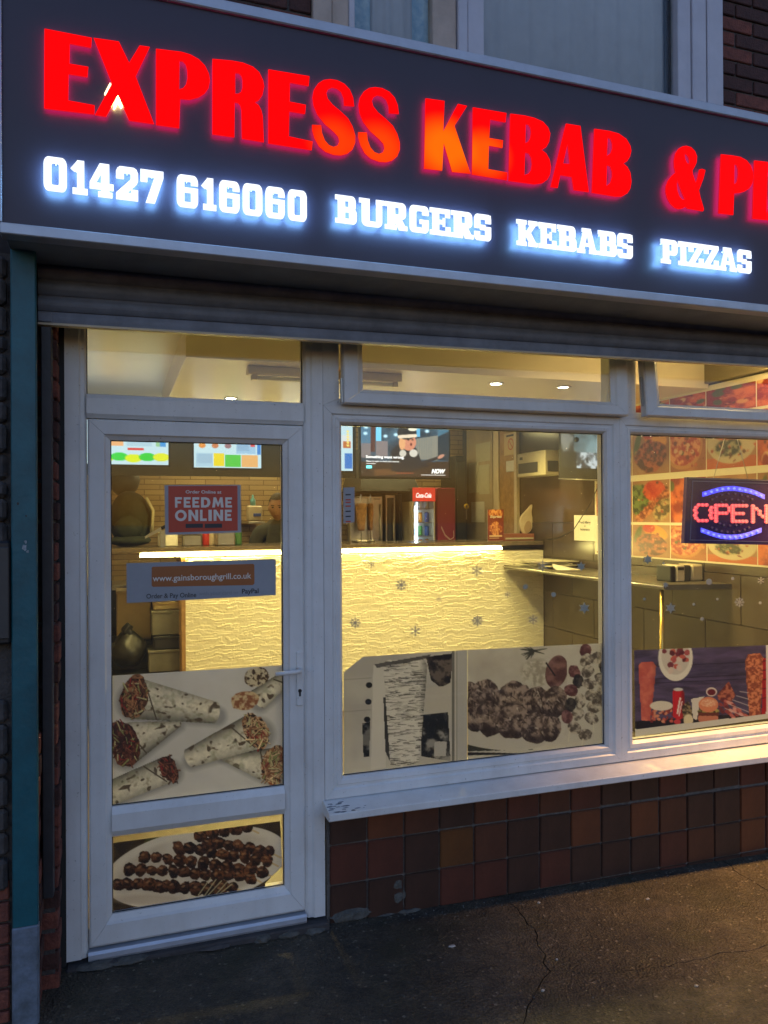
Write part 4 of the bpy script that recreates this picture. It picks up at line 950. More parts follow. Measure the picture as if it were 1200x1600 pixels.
def p_chunks(cv):
    z_ = lambda x, y: (520+x/2.609, 990+y/2.609)
    cv.tex(np.ones(len(cv.x)), (188, 178, 168), (212, 204, 196), 40, 4, 2)
    cv.put(cv.ell(*z_(640, 475), 70, 26, .1), (58, 58, 46)); cv.put(cv.ell(*z_(660, 410), 82, 24, .12), (202, 194, 186))
    cv.put(cv.poly([z_(545, 480), z_(960, 470), z_(960, 500), z_(545, 520)]), (200, 194, 190)); cv.put(cv.seg(z_(550, 490), z_(800, 490), 2.5, .6), (40, 34, 34))
    r_ = random.Random(8)
    for k in range(18): cv.put(cv.seg(z_(820, 70), (z_(820, 70)[0]+r_.uniform(-22, 20), z_(820, 70)[1]+r_.uniform(-8, 14)), 1.6, .5)*.9, (62, 62, 50))
    cv.tex(cv.ell(*z_(830, 160), 24, 22, soft=8), (170, 158, 140), (204, 196, 180), 5, 71, 4)
    cv.tex(cv.ell(*z_(912, 155), 17, 26, .25), (110, 52, 48), (160, 92, 84), 10, 5, 3); cv.put(cv.seg(z_(870, 120), z_(905, 170), 1.2), (40, 26, 24))
    for k, (x, y, rx, ry) in enumerate(((560, 290, 40, 44), (605, 290, 46, 44), (690, 300, 52, 48), (780, 320, 52, 46), (865, 335, 48, 46), (565, 235, 30, 34), (622, 240, 44, 48), (735, 255, 56, 50), (830, 275, 46, 52), (908, 280, 44, 54), (575, 330, 32, 62), (645, 345, 52, 62), (735, 362, 52, 62), (828, 385, 56, 56), (888, 388, 34, 48))):
        e = cv.ell(*z_(x, y), rx/2.609*1.22, ry/2.609*1.16, r_.uniform(-.3, .3), wob=.35, seed=k)
        cv.tex(e, (78, 52, 46), (176, 142, 128), 7, 50+k, 3.4)
        for q in range(34):
            a_ = r_.uniform(0, 6.28); q_ = math.sqrt(r_.random()); xx, yy2 = z_(x, y)[0]+rx/2.6*q_*math.cos(a_), z_(x, y)[1]+ry/2.6*q_*math.sin(a_); th_ = r_.gauss(1.2, .6); Ls = r_.uniform(1, 5)
            cv.put(e*cv.seg((xx-Ls*math.cos(th_), yy2-Ls*math.sin(th_)), (xx+Ls*math.cos(th_), yy2+Ls*math.sin(th_)), r_.uniform(.4, 1.6), .3, soft=1.2)*r_.uniform(.4, .9), r_.choice([(52, 30, 26), (70, 42, 36), (214, 196, 182), (150, 116, 102), (44, 24, 22), (196, 168, 150)]))
        cv.put(e*cv.ell(z_(x, y)[0], z_(x, y)[1]+ry/2.6*.95, rx/2.6*1.1, ry/2.6*.4, soft=7)*.7, (46, 25, 23))
    cv.put(cv.poly([z_(955, 110), z_(1060, 40), z_(1125, 36), z_(1132, 400), z_(1085, 470), z_(955, 470)]), (206, 198, 188))
    for k, (x, y, c) in enumerate(((1030, 68, 1), (1032, 108, 0), (1040, 155, 0), (985, 155, 1), (1000, 195, 2), (1045, 205, 0), (972, 232, 1), (1055, 252, 0), (1008, 275, 0), (968, 290, 2), (1062, 300, 0), (1055, 345, 0), (998, 330, 0), (985, 385, 0), (1030, 412, 0), (1075, 100, 0), (1095, 185, 0), (1102, 235, 0), (1085, 275, 0), (955, 340, 1), (1112, 140, 2))):
        e = cv.ell(*z_(x, y), 11, 9, r_.uniform(0, 3), wob=.35, seed=k)
        ca, cb = (((96, 78, 68), (206, 192, 176)), ((110, 44, 50), (170, 96, 98)), ((40, 34, 34), (90, 74, 66)))[c]
        cv.tex(e, ca, cb, 6, 130+k, 3.5)
    for a, b in (((965, 400), (960, 440)), ((1020, 430), (1015, 455)), ((1062, 365), (1064, 400))): cv.put(cv.seg(z_(*a), z_(*b), .8), (226, 214, 190))
    cv.put(cv.poly([z_(1100, 462), z_(1132, 400), z_(1136, 470)]), (20, 18, 20))
    mono(cv, .45, .9)
poster('meat_poster', 'printed poster of grilled meat chunks and skewers in the middle window', [(730.8, 1015.5), (951, 1004.5), (956, 1163), (730.8, 1187)], p_chunks, 220, 160)
def p_feast(cv):
    z_ = lambda x, y: (960+x/3.81, 860+y/3.81)
    t = fbm(cv.x/5, cv.y+2*np.sin(cv.x*.05), 5, 3, 4); cv.c[:] = np.array([72, 60, 88])[None]*(0.7+.75*t)[:, None]
    for yy_ in (765, 790, 690): cv.put(cv.seg(z_(240, yy_), z_(790, yy_-25), .6)*.7, (30, 24, 36))
    cv.put(cv.poly([z_(100, 1020), z_(920, 960), z_(920, 1080), z_(100, 1080)]), (28, 22, 30))
    cv.put(cv.rect(*z_(878, 640), *z_(920, 980)), (170, 20, 30))
    for k in range(5): cv.put(cv.seg(z_(878, 660+k*55), z_(920, 655+k*55), .6), (60, 10, 20))
    # left and right cones
    c1 = cv.poly([z_(143, 690), z_(160, 664), z_(230, 662), z_(248, 690), z_(236, 830), z_(212, 1015), z_(162, 1012)]); cv.tex(c1, (186, 84, 76), (218, 120, 100), 14, 8, 3); cv.mul(c1*np.clip((cv.x-1018)/8, 0, 1), .75)
    c2 = cv.poly([z_(778, 660), z_(795, 618), z_(865, 612), z_(886, 640), z_(880, 820), z_(866, 1008), z_(806, 1012), z_(790, 840)]); cv.tex(c2, (140, 66, 44), (220, 136, 96), 3.0, 12, 4); cv.mul(c2*np.clip((1169-cv.x)/8, 0, 1), .75)
    pl = cv.ell(*z_(364, 640), 27, 36); cv.put(pl, (222, 214, 208)); cv.put(cv.ell(*z_(364, 630), 22, 29), (200, 188, 184))
    r_ = random.Random(3)
    for k in range(26):
        a = r_.uniform(0, 6.28); q = r_.uniform(.2, .95); e = cv.ell(z_(364, 640)[0]+21*q*math.cos(a), z_(364, 640)[1]-3+27*q*math.sin(a), r_.uniform(3, 6), r_.uniform(3, 5), a, wob=.3, seed=k)
        cv.put(e, r_.choice([(120, 50, 60), (170, 80, 84), (96, 38, 46), (214, 190, 184), (190, 90, 80)]))
    # pitta, can, wrap, burger
    for k in range(40):
        cv.put(cv.ell(z_(290, 975)[0]+r_.uniform(-19, 19), z_(290, 975)[1]+r_.uniform(-11, 12), r_.uniform(2, 4), r_.uniform(1.5, 2.6), r_.uniform(0, 3)), r_.choice([(150, 54, 50), (196, 92, 80), (120, 40, 40), (214, 140, 110)]))
    cv.put(cv.ell(*z_(280, 925), 18, 7.5), (218, 206, 196))
    can = cv.poly([z_(345, 850), z_(355, 825), z_(405, 825), z_(416, 850), z_(414, 1000), z_(375, 1008), z_(348, 990)]); cv.put(can, (196, 34, 44)); cv.mul(can*np.clip((cv.x-1062)/6, 0, 1), .65)
    cv.put(cv.ell(*z_(380, 828), 7.5, 2.6), (196, 196, 200)); cv.put(can*cv.seg(z_(375, 970), z_(392, 880), 1.3), (236, 220, 220)); cv.put(can*cv.seg(z_(384, 985), z_(403, 900), .8), (236, 220, 220))
    cv.tex(cv.poly([z_(400, 930), z_(440, 895), z_(470, 960), z_(455, 1030), z_(410, 1000)]), (60, 48, 40), (150, 130, 100), 3, 33, 4)
    cv.put(cv.poly([z_(458, 885), z_(535, 868), z_(505, 930), z_(490, 1010), z_(468, 1000)]), (214, 204, 200)); cv.put(cv.ell(*z_(440, 1010), 7.5, 9), (216, 200, 170))
    cv.put(cv.ell(*z_(558, 1000), 16, 10), (196, 120, 96)); cv.tex(cv.ell(*z_(560, 958), 17, 6), (70, 60, 30), (170, 160, 90), 3, 44, 4); cv.put(cv.rect(*z_(497, 965), *z_(622, 985)), (110, 52, 40))
    cv.put(cv.ell(*z_(560, 918), 15.5, 12), (214, 128, 96)); cv.tex(cv.ell(*z_(560, 908), 12, 6, soft=3), (224, 150, 116), (236, 190, 160), 2, 47, 4)
    cv.put(cv.ell(*z_(578, 842), 8.5, 7), (222, 206, 200)); cv.put(cv.ell(*z_(578, 844), 6.5, 5), (104, 26, 34))
    cv.tex(cv.poly([z_(612, 860), z_(680, 780), z_(720, 860), z_(700, 900), z_(620, 890)]), (110, 44, 40), (190, 110, 84), 4, 51, 4)
    for k in range(34): cv.put(cv.ell(z_(640+(k % 12)*13, 880)[0]+r_.uniform(-3, 3), z_(0, 885+(k % 12)*9+(k//12)*28)[1]+r_.uniform(-3, 3), 4, 2.6, .6), r_.choice([(150, 60, 60), (190, 100, 92), (110, 40, 44), (220, 150, 140)]))
    for k in range(5): cv.put(cv.seg(z_(660+k*22, 940-k*25), z_(800, 1000-k*38), .6)*.8, (200, 190, 186))
    cv.put(cv.ell(*z_(375, 1020), 5.5, 4), (196, 60, 66)); cv.put(cv.rect(*z_(903, 560), *z_(912, 1075)), (226, 220, 224))
    cv.put((cv.y > 1139.5-(cv.x-992)*.115).astype(float), (206, 200, 196))
poster('feast_poster', 'colourful printed poster of fast food on purple boards in right window', [(990.5, 1016), (1330, 1003), (1330, 1105), (992.5, 1151)], lambda cv: (setattr(cv, 'x', np.where(cv.x > 1199, 1199-(cv.x-1199), cv.x)), p_feast(cv)), 260, 130)

# ------------------------------------------------------------------ stickers on the door glass
SYI = .0335                                   # stuck on the outer face of the pane
sk = thing('order_sticker', 'red and grey order online sticker on the door glass', 'sticker', at(318, 832, SYI-.002))
greyv = mat('grey_vinyl', (.34, .34, .36), .4, var=.08); orv = mat('orange_red_vinyl', (.52, .060, .028), .4, var=.1); txt = mat('white_print', (.72, .66, .58), .5); dtx = mat('dark_print', (.03, .03, .035), .5)
prism('backing', [[(257, 758), (376, 757.5), (377, 832), (258, 836)]], [], [], 'PX', SYI-.0015, SYI, greyv, sk)
prism('face', [[(263, 759.5), (371, 759), (371.5, 829), (263.5, 832)]], [], [], 'PX', SYI-.0021, SYI-.0016, orv, sk)
def ptext(name, body, u, v, y, hpx, m, parent, wpx=None, bold=0.0, align='CENTER', shear=0, space=1.0, tilt=0.0):
    p = at(u, v, y); s = (at(u, v-hpx, y).z-p.z)/.72
    o = text(name, body, 0, 0, 0, s, m, None, bold*s, 1, shear, align, rot=Matrix.Rotation(R(90), 4, 'X'), ext=.0003, space=space)
    co = np.empty(len(o.data.vertices)*3); o.data.vertices.foreach_get('co', co); w0 = co[0::3].max()-co[0::3].min()
    sx = 1.0
    if wpx: sx = (at(u+wpx/2, v, y).x-at(u-wpx/2, v, y).x)/w0
    o.data.transform(Matrix.Translation(p) @ Matrix.Rotation(tilt, 4, 'Y') @ Matrix.Diagonal((sx, 1, 1, 1)))
    if parent is not None: o.parent = parent; L = ROOT[parent.name]; ROOT[o.name] = L; o.data.transform(Matrix.Translation(-L))
    return o
ptext('lettering', 'Order Online at', 318, 771, SYI-.0026, 5, txt, sk, 56, .02)
H_ = {'F': ([rc(0,0,.34,1), rc(0,.78,1,1), rc(0,.40,.86,.61)], []), 'E': ([rc(0,0,.34,1), rc(0,.78,1,1), rc(0,.40,.88,.61), rc(0,0,1,.22)], []),
      'D': ([[(0,0),(.5,0),(.78,.08),(.94,.28),(1,.5),(.94,.72),(.78,.92),(.5,1),(0,1)]], [[(.30,.22),(.48,.22),(.62,.30),(.68,.5),(.62,.70),(.48,.78),(.30,.78)]]),
      'M': ([[(0,0),(.12,1),(.34,1),(.52,.45),(.70,1),(.90,1),(1,0),(.77,0),(.71,.56),(.56,.10),(.46,.10),(.31,.56),(.24,0)]], []),
      'O': ([ellp(.5,.5,.5,.5,28)], [ellp(.5,.5,.27,.27,24)]), 'N': ([[(0,0),(0,1),(.28,1),(.70,.42),(.70,1),(1,1),(1,0),(.74,0),(.30,.60),(.30,0)]], []), 'L': ([rc(0,0,.38,1), rc(0,0,1,.22)], []), 'I': ([rc(0,0,1,1)], [])}
def hand_text(word, ws, u0, u1, v0, v1, y, m, parent):
    tot = sum(ws)+.16*(len(ws)-1); xa, xb, zt, zb = at(u0, v1, y).x, at(u1, v1, y).x, at((u0+u1)/2, v0, y).z, at((u0+u1)/2, v1, y).z; x = 0
    for ch, w_ in zip(word, ws):
        x0, x1 = xa+(xb-xa)*x/tot, xa+(xb-xa)*(x+w_)/tot
        prism('letter', *H_[ch], [], lambda p, yy_: (x0+(x1-x0)*p[0], yy_, zb+(zt-zb)*p[1]), y, y+.0004, m, parent); x += w_+.16
hand_text('FEEDME', [.62, .62, .62, .86, 1.05, .62], 273.5, 362.5, 777, 793, SYI-.0026, txt, sk); hand_text('ONLINE', [1.02, .86, .6, .3, .86, .62], 273.5, 362, 796.5, 814, SYI-.0026, txt, sk)
for a, b in ((290, 317), (320, 347)):
    prism('badge', [[(a, 818.5), (b, 818), (b, 824.5), (a, 825)]], [], [], 'PX', SYI-.0026, SYI-.0022, dtx, sk)
ws = thing('website_sticker', 'grey website banner sticker across the door glass', 'sticker', at(314, 942, SYI-.002))
blv = mat('blue_grey_vinyl', (.30, .32, .35), .4, var=.1); brv = mat('brown_orange_vinyl', (.34, .11, .028), .45, var=.1)
prism('backing', [[(197.5, 880), (431, 873.5), (431, 930), (198, 942.5)]], [], [], 'PX', SYI-.0015, SYI, blv, ws)
prism('address_bar', [[(237, 887), (239, 885.5), (395, 881), (397.5, 882.5), (397.5, 912), (395, 914), (239, 917), (237, 915)]], [], [], 'PX', SYI-.0022, SYI-.0016, brv, ws)
ptext('lettering', 'www.gainsboroughgrill.co.uk', 317, 906, SYI-.0027, 9.5, txt, ws, 154, .01, tilt=R(.1))
ptext('lettering', 'Order & Pay Online', 268, 934, SYI-.0022, 7.5, dtx, ws, 78, .01, tilt=R(.4)); ptext('lettering', 'with your card or', 342, 929.5, SYI-.0022, 6.5, mat('faded_print', (.22, .24, .26), .5), ws, 62, 0, tilt=R(.4)); ptext('lettering', 'PayPal', 391, 927, SYI-.0022, 7.5, dtx, ws, 26, .02, tilt=R(.4))
hs = thing('hours_sticker', 'small grey notice sticker at the left edge of the middle window', 'sticker', at(545, 822, SYI-.002))
prism('backing', [[(536.5, 762), (554, 761), (554, 816), (536.5, 818)]], [], [], 'PX', SYI-.0015, SYI, greyv, hs)
for k, (v, c) in enumerate(((772, dtx), (780, orv), (784, orv), (790, orv), (798, dtx), (806, dtx), (814, orv))): prism('print_line', [[(540, v), (548, v-.3), (548, v+1.8), (540, v+2)]], [], [], 'PX', SYI-.002, SYI-.0016, c, hs)
# snowflake stickers
frost = bpy.data.materials.new('frosted_sticker'); frost.use_nodes = True; _p = frost.node_tree.nodes['Principled BSDF']; _p.inputs['Base Color'].default_value = (.5, .46, .38, 1); _p.inputs['Roughness'].default_value = .7
def flake(u, v, r, kind, lb, grp):
    c = (u, v); pos = []
    if kind == 'dot': pos = [ellp(u, v, r, r, 10)]
    elif kind == 'star':
        pos = [[(u+(r if k % 2 == 0 else r*.52)*math.sin(k*math.pi/6), v-(r if k % 2 == 0 else r*.52)*math.cos(k*math.pi/6)) for k in range(12)]]
    else:
        for k in range(6 if kind == 'flake' else 8):
            a = k*2*math.pi/(6 if kind == 'flake' else 8); s, c_ = math.sin(a), math.cos(a); w_ = r*.075
            q = lambda x, y: (u+x*c_+y*s, v+x*s-y*c_)
            pos.append([q(-w_, r*.12), q(w_, r*.12), q(w_, r), q(-w_, r)])
            pos.append([q(0, r*.45), q(r*.26, r*.74), q(r*.20, r*.82), q(0, r*.60), q(-r*.20, r*.82), q(-r*.26, r*.74)])
        pos.append(ellp(u, v, r*.22, r*.22, 8))
    o = prism('snowflake_sticker', pos, [], [], 'PX', .0435, .0441, frost, None); tag(o, lb, 'sticker', grp)
FL1 = [(580, 882, 6, 'flake', 'small snowflake sticker just under the glowing strip'), (627, 914, 9, 'round', 'round snowflake sticker left of centre on the wave panel'), (555, 973, 9, 'round', 'snowflake sticker at the lower left of the middle window'), (649, 986, 8.5, 'flake', 'snowflake sticker just above the doner poster'), (745, 892, 9, 'flake', 'largest snowflake sticker at upper right of the wave panel'), (746, 970, 9, 'round', 'snowflake sticker low over the meat poster'), (833, 968, 8, 'flake', 'faint snowflake sticker near the corner of the wave panel'), (848, 884, 9, 'flake', 'snowflake sticker in front of the newspapers'), (908, 885, 8, 'star', 'pale star sticker over the wall shelf end'), (913, 950, 9.5, 'star', 'large pale star sticker on the dark wall below shelf'), (865, 929, 4, 'dot', 'round dot sticker on the dark wall in middle window'), (821, 917, 4, 'dot', 'round dot sticker at right end of wave panel'), (686, 936, 4.5, 'flake', 'small snowflake sticker in the middle of the wave panel'), (793, 929, 5, 'flake', 'small snowflake sticker right of the wave panel centre'),
       (1048, 950, 9, 'star', 'large pale star sticker beside the brass leg'), (1040, 914, 5.5, 'star', 'small star sticker in front of the shelf end'), (1108, 909, 5, 'dot', 'large dot sticker right of the card machine'), (1155.5, 941, 8, 'round', 'snowflake sticker right of the big star in right window'), (1189, 907, 6, 'flake', 'small snowflake sticker at right edge of right window'), (1097, 967, 4, 'star', 'tiny star sticker low in the right window'), (1012, 874, 8, 'star', 'faint star sticker below the food photos'), (1084, 944, 2.2, 'dot', 'tiny dot sticker right of the large star by the brass leg'), (1121, 936, 2, 'dot', 'tiny dot sticker left of the round snowflake in right window'), (1007, 936, 2.3, 'dot', 'tiny dot sticker just left of the brass shelf leg'), (1145, 904, 2.6, 'dot', 'tiny dot sticker above the round snowflake in right window'), (1188, 942, 2.4, 'dot', 'tiny dot sticker at the right edge below the small snowflake'), (1037, 880, 2, 'dot', 'tiny dot sticker just left of the till machine')]
FL1 += [(706, 890, 2.6, 'flake', 'tiny snowflake sticker between two larger ones on panel top')]
for u, v, r, k, lb in FL1:
    flake(u, v, r, k, lb or 'tiny round dot sticker on the right window', 'snow dots on the right window' if lb is None else 'snow stickers on the windows')
# ------------------------------------------------------------------ LED open sign
os_ = thing('led_open_sign', 'lit red and blue LED open sign hanging in the right window', 'led sign', at(1140, 850, .09))
OY = .085; oc = lambda x, y: (960+x/4, 500+y/4)
def OPf(yr):
    def f(p, y):
        q = at(*oc(p[0], p[1]), yr); return (q.x, y, q.z)
    return f
box_m = mat('glow_tinted_acrylic', (.045, .012, .11), .25)  # purple glow of the LEDs is put into the case colour
prism('case', [[(455, 982), (1330, 1010), (1330, 1412), (435, 1396)]], [], [], 'OP', OY, OY+.022, box_m, os_)
prism('clear_edge', [[(462, 985), (1325, 1013), (1325, 1017), (466, 990)]], [], [], 'OP', OY-.004, OY-.0002, mat('clear_plastic_edge', (.30, .26, .30), .2), os_)
prism('inner_line', [[(487, 1004), (1300, 1030), (1300, 1034), (491, 1009)], [(487, 1004), (492, 1008), (476, 1376), (471, 1374)], [(471, 1372), (1300, 1392), (1300, 1396), (471, 1377)]], [], [], 'OP', OY-.003, OY-.0002, mat('sign_line', (.16, .13, .30), .4), os_)
glowb = emit('blue_led', (.16, .20, 1.0), .40, lamp=False); glowr = emit('red_led', (1, .13, .10), .32, lamp=False); pink = mat('unlit_led', (.25, .16, .30), .3)
gb2 = emit('blue_led_spill', (.02, .01, 1.0), .35); gr2 = emit('red_led_spill', (1, .0, .012), .25)  # flat glowing patches painting the LED spill around the dots
def dots(nm, pts, r, m, parent): return prism(nm, [ellp(x, y, r, r, 8) for x, y in pts], [], [], 'OP', OY-.007, OY-.0012, m, parent)
def arc(cx, cy, rx, ry, a0, a1, n): return [(cx+rx*math.cos(R(a0+(a1-a0)*k/(n-1))), cy-ry*math.sin(R(a0+(a1-a0)*k/(n-1)))) for k in range(n)]
up = [(572, 1085), (610, 1073), (645, 1063), (680, 1056), (716, 1053), (752, 1053), (787, 1058), (822, 1064), (855, 1072), (888, 1083), (920, 1098)]
lo = [(557, 1318), (590, 1330), (624, 1341), (657, 1350), (691, 1355), (726, 1357), (760, 1356), (795, 1352), (828, 1344), (862, 1333), (898, 1320)]
def band(P, w_):
    return [(x, y-w_) for x, y in P]+[(x, y+w_) for x, y in P[::-1]]
prism('blue_spill_arc', [band([(550, 1090)]+up+[(940, 1106)], 15)], [], [], 'OP', OY-.0010, OY-.0002, gb2, os_); prism('blue_spill_arc', [band([(540, 1312)]+lo+[(920, 1312)], 15)], [], [], 'OP', OY-.0010, OY-.0002, gb2, os_)
dots('blue_dots', up, 7, glowb, os_); dots('blue_dots', lo, 7, glowb, os_)
dots('unlit_dots', arc(740, 1165, 150, 80, 148, 35, 8)+arc(740, 1150, 75, 30, 155, 30, 5)+arc(728, 1260, 75, 25, 205, 330, 5)+arc(728, 1260, 140, 65, 215, 325, 8), 6.5, pink, os_)
D = {'O': ['.XXX.', 'X...X', 'X...X', 'X...X', 'X...X', 'X...X', '.XXX.'], 'P': ['XXXX.', 'X...X', 'X...X', 'XXXX.', 'X....', 'X....', 'X....'], 'E': ['XXXXX', 'X....', 'X....', 'XXXX.', 'X....', 'X....', 'XXXXX'], 'N': ['X...X', 'XX..X', 'X.X.X', 'X.X.X', 'X..XX', 'X...X', 'X...X']}
for ch, x0 in (('O', 508), ('P', 636), ('E', 740), ('N', 866)):
    w_ = 96 if ch == 'O' else 84
    pts = [(x0+w_*(i+.3*((j % 2)-.5)*(ch == 'O'))/4, 1156+98*j/6+(x0-508)*.02) for j in range(7) for i in range(5) if D[ch][j][i] == 'X']
    prism('red_spill_patch', [ellp(x_, y_, 15, 12, 10) for x_, y_ in pts], [], [], 'OP', OY-.0011, OY-.0003, gr2, os_)
    dots('red_dots', pts, 5.5, glowr, os_)
chn = thing('sign_chain', 'thin chain hanging the open sign from the window head', 'chain', at(1102, 740, .1))
for (a, b) in (((1132, 685), (1115, 747)), ((1152, 685), (1168, 747))):
    tube('chain_strand', [at(*a, .096), at(*b, .096)], .0016, M['steel'], chn, n=5)
# warm micro-lights on a rope along the window head
rp_ = thing('rope_light', 'string of tiny warm lights along the right window head', 'string light', at(1090, 684, .06))
pr = [at(988+k*14, 679.5+k*.42+1.2*math.sin(k*.9), .062) for k in range(24)]
tube('wire', pr, .003, M['black'], rp_, n=5)
bulb = emit('micro_bulb', (1, .72, .42), .8, lamp=False)
for p in pr: lathe('bulb', [(0.0005, -.003), (.0024, -.001), (.0024, .001), (.0005, .003)], (p.x, p.y-.003, p.z), bulb, rp_, n=6)

# ================================================================== INSIDE THE SHOP
CY = 2.80
ct = thing('shop_counter', 'shop counter clad in cream wave panel with a glowing strip', 'counter', (2.1, 3.0, FL))
cx0, cx1 = at(290, 960, CY).x, XW-.004
# relief panel
def panel():
    nx, nz = 420, 190; x = np.linspace(cx0, cx1, nx); z = np.linspace(FL+.02, 1.335, nz); X, Zg = np.meshgrid(x, z)
    wv = fbm(X*100, Zg*100, 30, 3, 4)-.5; w2 = fbm(X*100, Zg*160, 10, 8, 4)-.5
    v = Zg/.022 + wv*1.6 + w2*2.4; row = np.floor(v); fv = v-row
    u = X/.085 + _hash(row, row*0+3, 5)*7 + (fbm(X*100, Zg*100, 6, 13, 3)-.5)*2.2; col = np.floor(u); fu = u-col
    h = _hash(row, col, 1)*.9 + .7*fv*np.clip(fu/.10, 0, 1)*(.3+_hash(row, col, 4)) + .45*fbm(X*100, Zg*100, 3.5, 2, 3)
    Y = CY - .004 - h*.0048
    V = np.stack([X.ravel(), Y.ravel(), Zg.ravel()], 1); idx = np.arange(nx*nz).reshape(nz, nx)
    F = np.stack([idx[:-1, :-1], idx[:-1, 1:], idx[1:, 1:], idx[1:, :-1]], -1).reshape(-1, 4)
    me = bpy.data.meshes.new('front_panel'); me.from_pydata(V.tolist(), [], F.tolist()); me.materials.append(M['panel3d'])
    return _fin(bpy.data.objects.new('front_panel', me), ct)
panel()
box('body', cx0+.002, cx1, CY+.002, CY+.55, FL, 1.34, M['plaster'], ct, bev=0)
box('end_post', cx0-.03, cx0-.001, CY-.012, CY+.5, FL, 1.345, M['wood'], ct, bev=.002)
box('worktop', -.05, cx1, CY-.022, CY+.62, 1.385, 1.418, mat('worktop', (.16, .12, .08), .25, var=.3, vs=20), ct, bev=.003)
box('strip_channel', at(218, 870, CY).x, at(784, 857, CY).x, CY-.006, CY+.03, 1.348, 1.3845, M['alu'], ct, bev=.001)
strip = emit('warm_led_strip', (1.0, .80, .25), 32.0)
box('led_strip', at(219, 870, CY).x, at(783, 857, CY).x, CY-.021, CY-.0065, 1.356, 1.3655, strip, ct, bev=.002)
# lamps in the ceiling
warm = (1.0, .76, .26)
def downlight(x, y, z, W, label, lit=True, sz=.032, col=warm, visible_glow=30):
    o = thing('downlight', label, 'downlight', (x, y, z), 'ceiling downlights')
    lathe('bezel', [(.046, -.0005), (.046, -.005), (.034, -.006), (.034, -.0005)], (x, y, z), M['steel'], o, n=20)
    lathe('lens', [(.001, -.002), (.032, -.002), (.032, -.0035), (.001, -.0035)], (x, y, z), emit('lamp_lens', (1, .86, .62), visible_glow if lit else .8, lamp=False), o, n=16)
    if lit:
        d = bpy.data.lights.new('downlight_lamp', 'SPOT'); d.energy = W; d.color = col; d.spot_size = R(150); d.spot_blend = .6; d.shadow_soft_size = .12
        l = bpy.data.objects.new('downlight_lamp', d); C.objects.link(l); l.parent = o; l.location = (0, 0, -.02)
    return o
p = at(775, 598, 1.0); zs = 2.43
def ceil_at(u, v, z):
    d = ray(u, v); return CAM + d*((z-CAM.z)/d.z)
p1, p2 = ceil_at(775, 599, zs), ceil_at(880, 604.5, zs)
downlight(p1.x, p1.y, zs, 52, 'bright round downlight in the soffit over the middle window')
downlight(p2.x, p2.y, zs, 18, 'dim round downlight in the soffit near the right wall', visible_glow=6)
p3 = ceil_at(361, 622, zs); downlight(p3.x, p3.y, zs, 34, 'round downlight in the soffit seen over the door')
downlight(3.0, 2.3, zs, 18, 'round downlight in front of the counter end')
def batten(x0, x1, y, z, label, s, col):
    o = thing('tube_light', label, 'tube light', ((x0+x1)/2, y, z))
    box('housing', x0, x1, y-.04, y+.04, z+.02, z+.055, M['cream'], o, bev=.004)
    box('diffuser', x0+.01, x1-.01, y-.03, y+.03, z, z+.0195, emit('tube_diffuser', col, s), o, bev=.006)
    return o
q1, q2 = ceil_at(386, 572, 2.43), ceil_at(520, 580, 2.43)
o = thing('strip_fitting', 'unlit strip light fitting on the ceiling over the door', 'tube light', ((q1.x+q2.x)/2, q1.y, 2.36))
box('housing', q1.x, q1.x+.85, q1.y-.04, q1.y+.04, 2.385, 2.4295, M['cream'], o, bev=.006)
tube('tube', [(q1.x+.02, q1.y-.01, 2.370), (q1.x+.83, q1.y-.01, 2.370)], .012, mat('unlit_tube', (.75, .72, .6), .2), o)
for xx in (q1.x+.02, q1.x+.80): box('lamp_holder', xx, xx+.03, q1.y-.03, q1.y+.01, 2.356, 2.3845, M['cream'], o, bev=.003)
batten(.6, 1.7, 3.75, 2.50, 'tube light over the kitchen side behind the menu screens', 11.0, (1, .84, .40))
batten(2.2, 3.2, 3.85, 2.50, 'tube light over the drinks fridge at the back', 8.5, (1, .82, .36))
o = batten(2.58, 3.66, .27, 2.49, 'added tube light out of view inside the right window head', 6.5, (1, .70, .28)); box('drop_plate', 3.0, 3.2, .25, .29, 2.546, 2.599, M['cream'], o)  # hidden lamp added to light the mural and the pavement
pw = at(426, 686, 4.2)
wl = thing('wall_lamp', 'bright square lamps seen high beside the menu screens', 'lamp', (pw.x, 4.25, pw.z-.1))
for v in (684, 694): pbox('lamp_face', 421, v-3.5, 431, v+2.5, 4.20, .02, emit('square_lamp', (1, .93, .7), 10), wl)
box('bracket', pw.x-.02, pw.x+.02, 4.222, 4.448, pw.z-.08, pw.z+.03, M['black'], wl)

